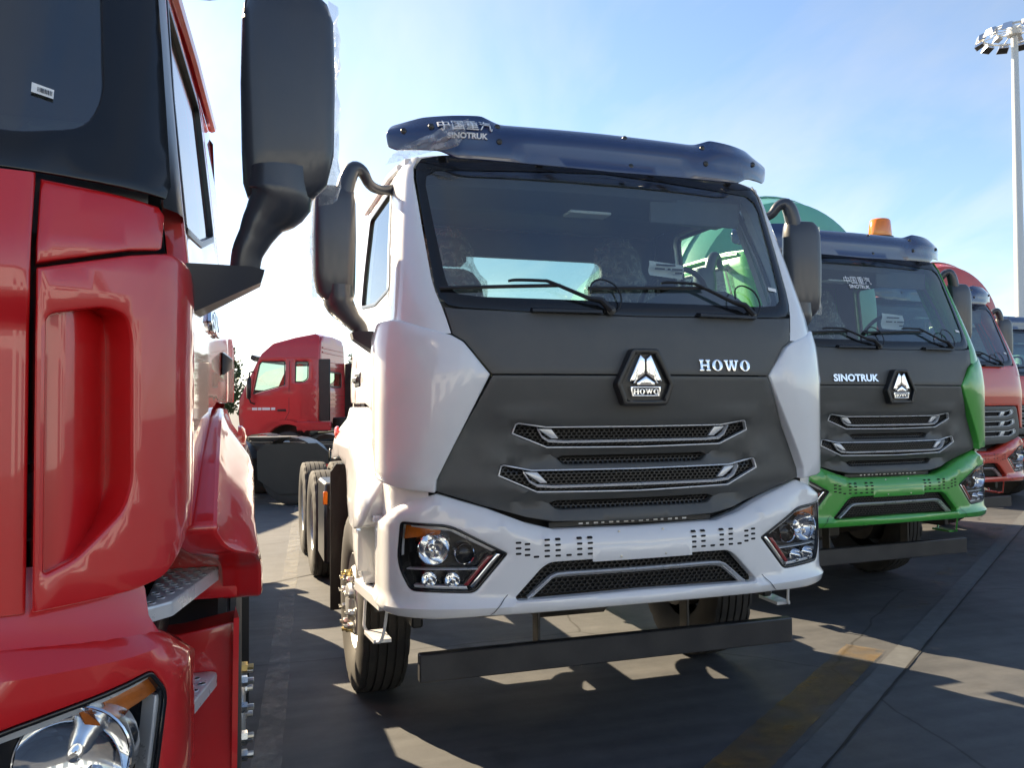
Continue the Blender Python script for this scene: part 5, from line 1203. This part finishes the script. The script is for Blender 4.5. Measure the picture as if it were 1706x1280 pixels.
    part('dashboard', lambda: MB().box(-1.1, 1.1, .3, .62, 1.9, 2.16, .05), TRIM, T, key='ftd')
    part('spare_wheel', lambda: tyre_mesh().move(Matrix.Translation((.55, 3.05, 1.30)) @ Matrix.Rotation(radians(90), 4, 'Y')), RUBBER, T, key='ftsp')
    for x in (-.62, .62): part('air_tank', lambda: MB().lathe([(-.36, .0), (-.35, .08), (-.31, .14), (.31, .14), (.35, .08), (.36, 0)], (0, 0, 0), 'y', 24), ALU, T, key='ftat').location = (x, 4.25, .72)
    part('fifth_wheel', lambda: MB().lathe([(0, .0), (.0, .45), (.07, .47), (.08, .12)], (0, 5.6, 1.10), 'z', 24), FRAME, T, key='ft5w')
    for s in (-1, 1):
        for y in (5.05, 6.40):
            part('mudguard', lambda: MB().loft([[(s * a, y + .62 * cos(t), .58 + .62 * sin(t)) for a in (.66, 1.24)] for t in [pi * (.12 + .76 * k / 10) for k in range(11)]]), BLACK, T, key='ftmg%d%.0f' % (s, y))
        part('mud_flap', lambda: MB().box(s * .68, s * 1.24, 7.06, 7.08, .22, .86, .004), BLACK, T, key='ftmf%d' % s)
    if boxes:
        part('side_cover', lambda: MB().hull([(x, y, z) for x in (1.235, 1.265) for y, z in ((5.80, .95), (5.95, 1.08), (6.9, 1.10), (7.1, .95), (7.12, .22), (6.2, .20), (5.82, .45))]), BLACK, T)
        part('tool_box', lambda: MB().box(.70, 1.25, 3.55, 4.35, .30, 1.05, .04), BLACK, T)
        for y in (6.7, 6.9): part('label', lambda: MB().box(1.276, 1.279, -.05, .05, .42, .56, .001), PAPER, T, key='ftlab').location = (0, y, 0)
        part('rear_cover', lambda: MB().box(.62, 1.24, 7.10, 7.14, .16, 1.0, .02), BLACK, T)
    running_gear(T, tank=False, flap=False, rimmat=FRAME)
    return T
TH = radians(-113.3)
far_tractor('red high-roof tractor with ribbed cab back seen between the red and white trucks', (.30, 24.55), TH)
far_tractor('black tractor chassis tail with bright air tank behind the white truck', (-4.58, 18.74), TH, True)

# ------------------------------------------------------------------ light mast
def mast():
    T = thing('light_mast', 'tall pale mast with a ring of floodlights', 'light mast', MASTP)
    H = 25.2
    part('pole', lambda: MB().lathe([(0, .36), (.4, .36), (H, .19), (H + .3, .17), (H + .3, 0)], (0, 0, 0), 'z', 16), MASTGREY, T)
    part('base_flange', lambda: MB().lathe([(0, .6), (.05, .6), (.06, .37)], (0, 0, 0), 'z', 16), MASTGREY, T)
    part('ring', lambda: torus(1.75, .055, 48, 8).move(Matrix.Translation((0, 0, H - .1))), MASTGREY, T)
    part('ring', lambda: torus(1.0, .045, 40, 8).move(Matrix.Translation((0, 0, H + .15))), MASTGREY, T)
    part('crown', lambda: MB().lathe([(-.3, .22), (-.25, .42), (.25, .42), (.35, .2), (.4, 0)], (0, 0, H), 'z', 20), MASTGREY, T)
    for k in range(12):
        a = 2 * pi * k / 12
        part('spoke', lambda: MB().tube([(.3, 0, H + .1), (1.75, 0, H - .1)], .03, 6), MASTGREY, T, key='spoke').rotation_euler = (0, 0, a)
        fl = part('floodlight', lambda: MB().hull([(1.70, -.30, H - .30), (1.70, .30, H - .30), (2.20, -.34, H - .52), (2.20, .34, H - .52), (1.78, -.22, H + .02), (1.78, .22, H + .02), (2.1, -.20, H - .12), (2.1, .20, H - .12)]), ALU, T, key='flood')
        fl.rotation_euler = (0, 0, a)
        part('lamp_glass', lambda: MB().add([(1.74, -.27, H - .326), (1.74, .27, H - .326), (2.16, .31, H - .512), (2.16, -.31, H - .512)], [(3, 2, 1, 0)]), LAMPBLACK, fl, key='floodg')
        if k % 2:
            f2 = part('floodlight', lambda: MB().hull([(1.0, -.22, H + .0), (1.0, .22, H + .0), (1.36, -.25, H - .14), (1.36, .25, H - .14), (1.05, -.16, H + .24), (1.05, .16, H + .24), (1.3, -.15, H + .16), (1.3, .15, H + .16)]), ALU, T, key='flood2')
            f2.rotation_euler = (0, 0, a)
def ground_dir(px, dist):
    d = r2 * (px - 853) + fw * 1371.4; d.z = 0; d.normalize(); return (d.x * dist, d.y * dist, 0)
MASTP = ground_dir(1703, 60.5)
mast()

# ------------------------------------------------------------------ trees at the back of the yard
LEAF = mat('leaf', (.055, .085, .025), rough=.6, noise=.35, nscale=1.5)
def tree(label, p, h, seed):
    T = thing('tree', label, 'tree', p, 0, 'trees behind the yard'); rr = random.Random(seed)
    mb = MB().tube([(0, 0, 0), (.1, 0, h * .3), (-.05, .1, h * .6), (0, 0, h * .93)], [.22, .17, .10, .03], 8)
    tips = []
    for k in range(22):
        z = h * (.25 + .68 * k / 22); a = k * 2.4 + rr.uniform(-.4, .4); L = h * .20 * (1 - .65 * abs(k / 22 - .35)) * rr.uniform(.7, 1.1)
        e = (L * cos(a), L * sin(a), z + L * .55); tips.append((e, L)); mb.tube([(0, 0, z), (e[0] * .5, e[1] * .5, z + L * .2), e], [.06, .04, .015], 5)
    part('trunk', lambda: mb, BARK, T)
    def crown():
        c = MB()
        for (ex, ey, ez), L in tips + [((0, 0, h * .95), h * .06)]:
            for q in range(95):
                t = rr.random() ** .5; g_ = rr.gauss
                x, y, z = ex * t * 1.05 + g_(0, L * .26), ey * t * 1.05 + g_(0, L * .26), ez - (1 - t) * L * .5 + g_(0, L * .22)
                s = rr.uniform(.10, .20); n = Vector((g_(0, 1), g_(0, 1), g_(0, 1) + .6)).normalized(); a = n.orthogonal().normalized(); b = n.cross(a)
                P = Vector((x, y, z)); c.add([P - a * s, P - b * s * .5, P + a * s, P + b * s * .5], [(0, 1, 2, 3)])
        return c
    part('crown', crown, LEAF, T, smooth=False)
tree('leafy tree at the cab edge of the glossy red truck', ground_dir(372, 52), 5.4, 3)
tree('slender tree between the red tractor and the white truck', ground_dir(596, 75), 6.6, 4)

# ------------------------------------------------------------------ unseen depot building added behind the camera to bounce light and show in reflections
def depot():
    T = thing('bounce_warehouse', 'unseen bounce-light reflector shaped as a long pale depot building with dark roller doors across the yard', 'bounce_warehouse', (4, -30, 0), radians(6))
    WALL = mat('depot_bounce_wall', (.46, .52, .58), rough=.8, noise=.06, nscale=.6, dirt=.15)
    part('wall', lambda: MB().box(-45, 45, -14, 0, 0, 8.5, .02), WALL, T)
    part('roof', lambda: MB().hull([(x, y, z) for x in (-45.6, 45.6) for y, z in ((-14.6, 8.5), (.6, 8.5), (-7, 10.4))]), mat('depot_roof', (.22, .25, .30), rough=.5, metal=.3), T)
    for k in range(9):
        x = -40 + 10 * k
        part('roller_door', lambda: MB().box(-2.4, 2.4, .005, .06, 0, 4.6, .01), mat('depot_door', (.10, .13, .17), rough=.5), T, key='rdoor').location = (x, 0, 0)
        part('window', lambda: MB().box(-2.0, 2.0, .005, .05, 5.8, 7.2, .01), mat('depot_glass', (.05, .07, .09), rough=.1), T, key='rwind').location = (x + 5 if k < 8 else x, 0, 0)
depot()
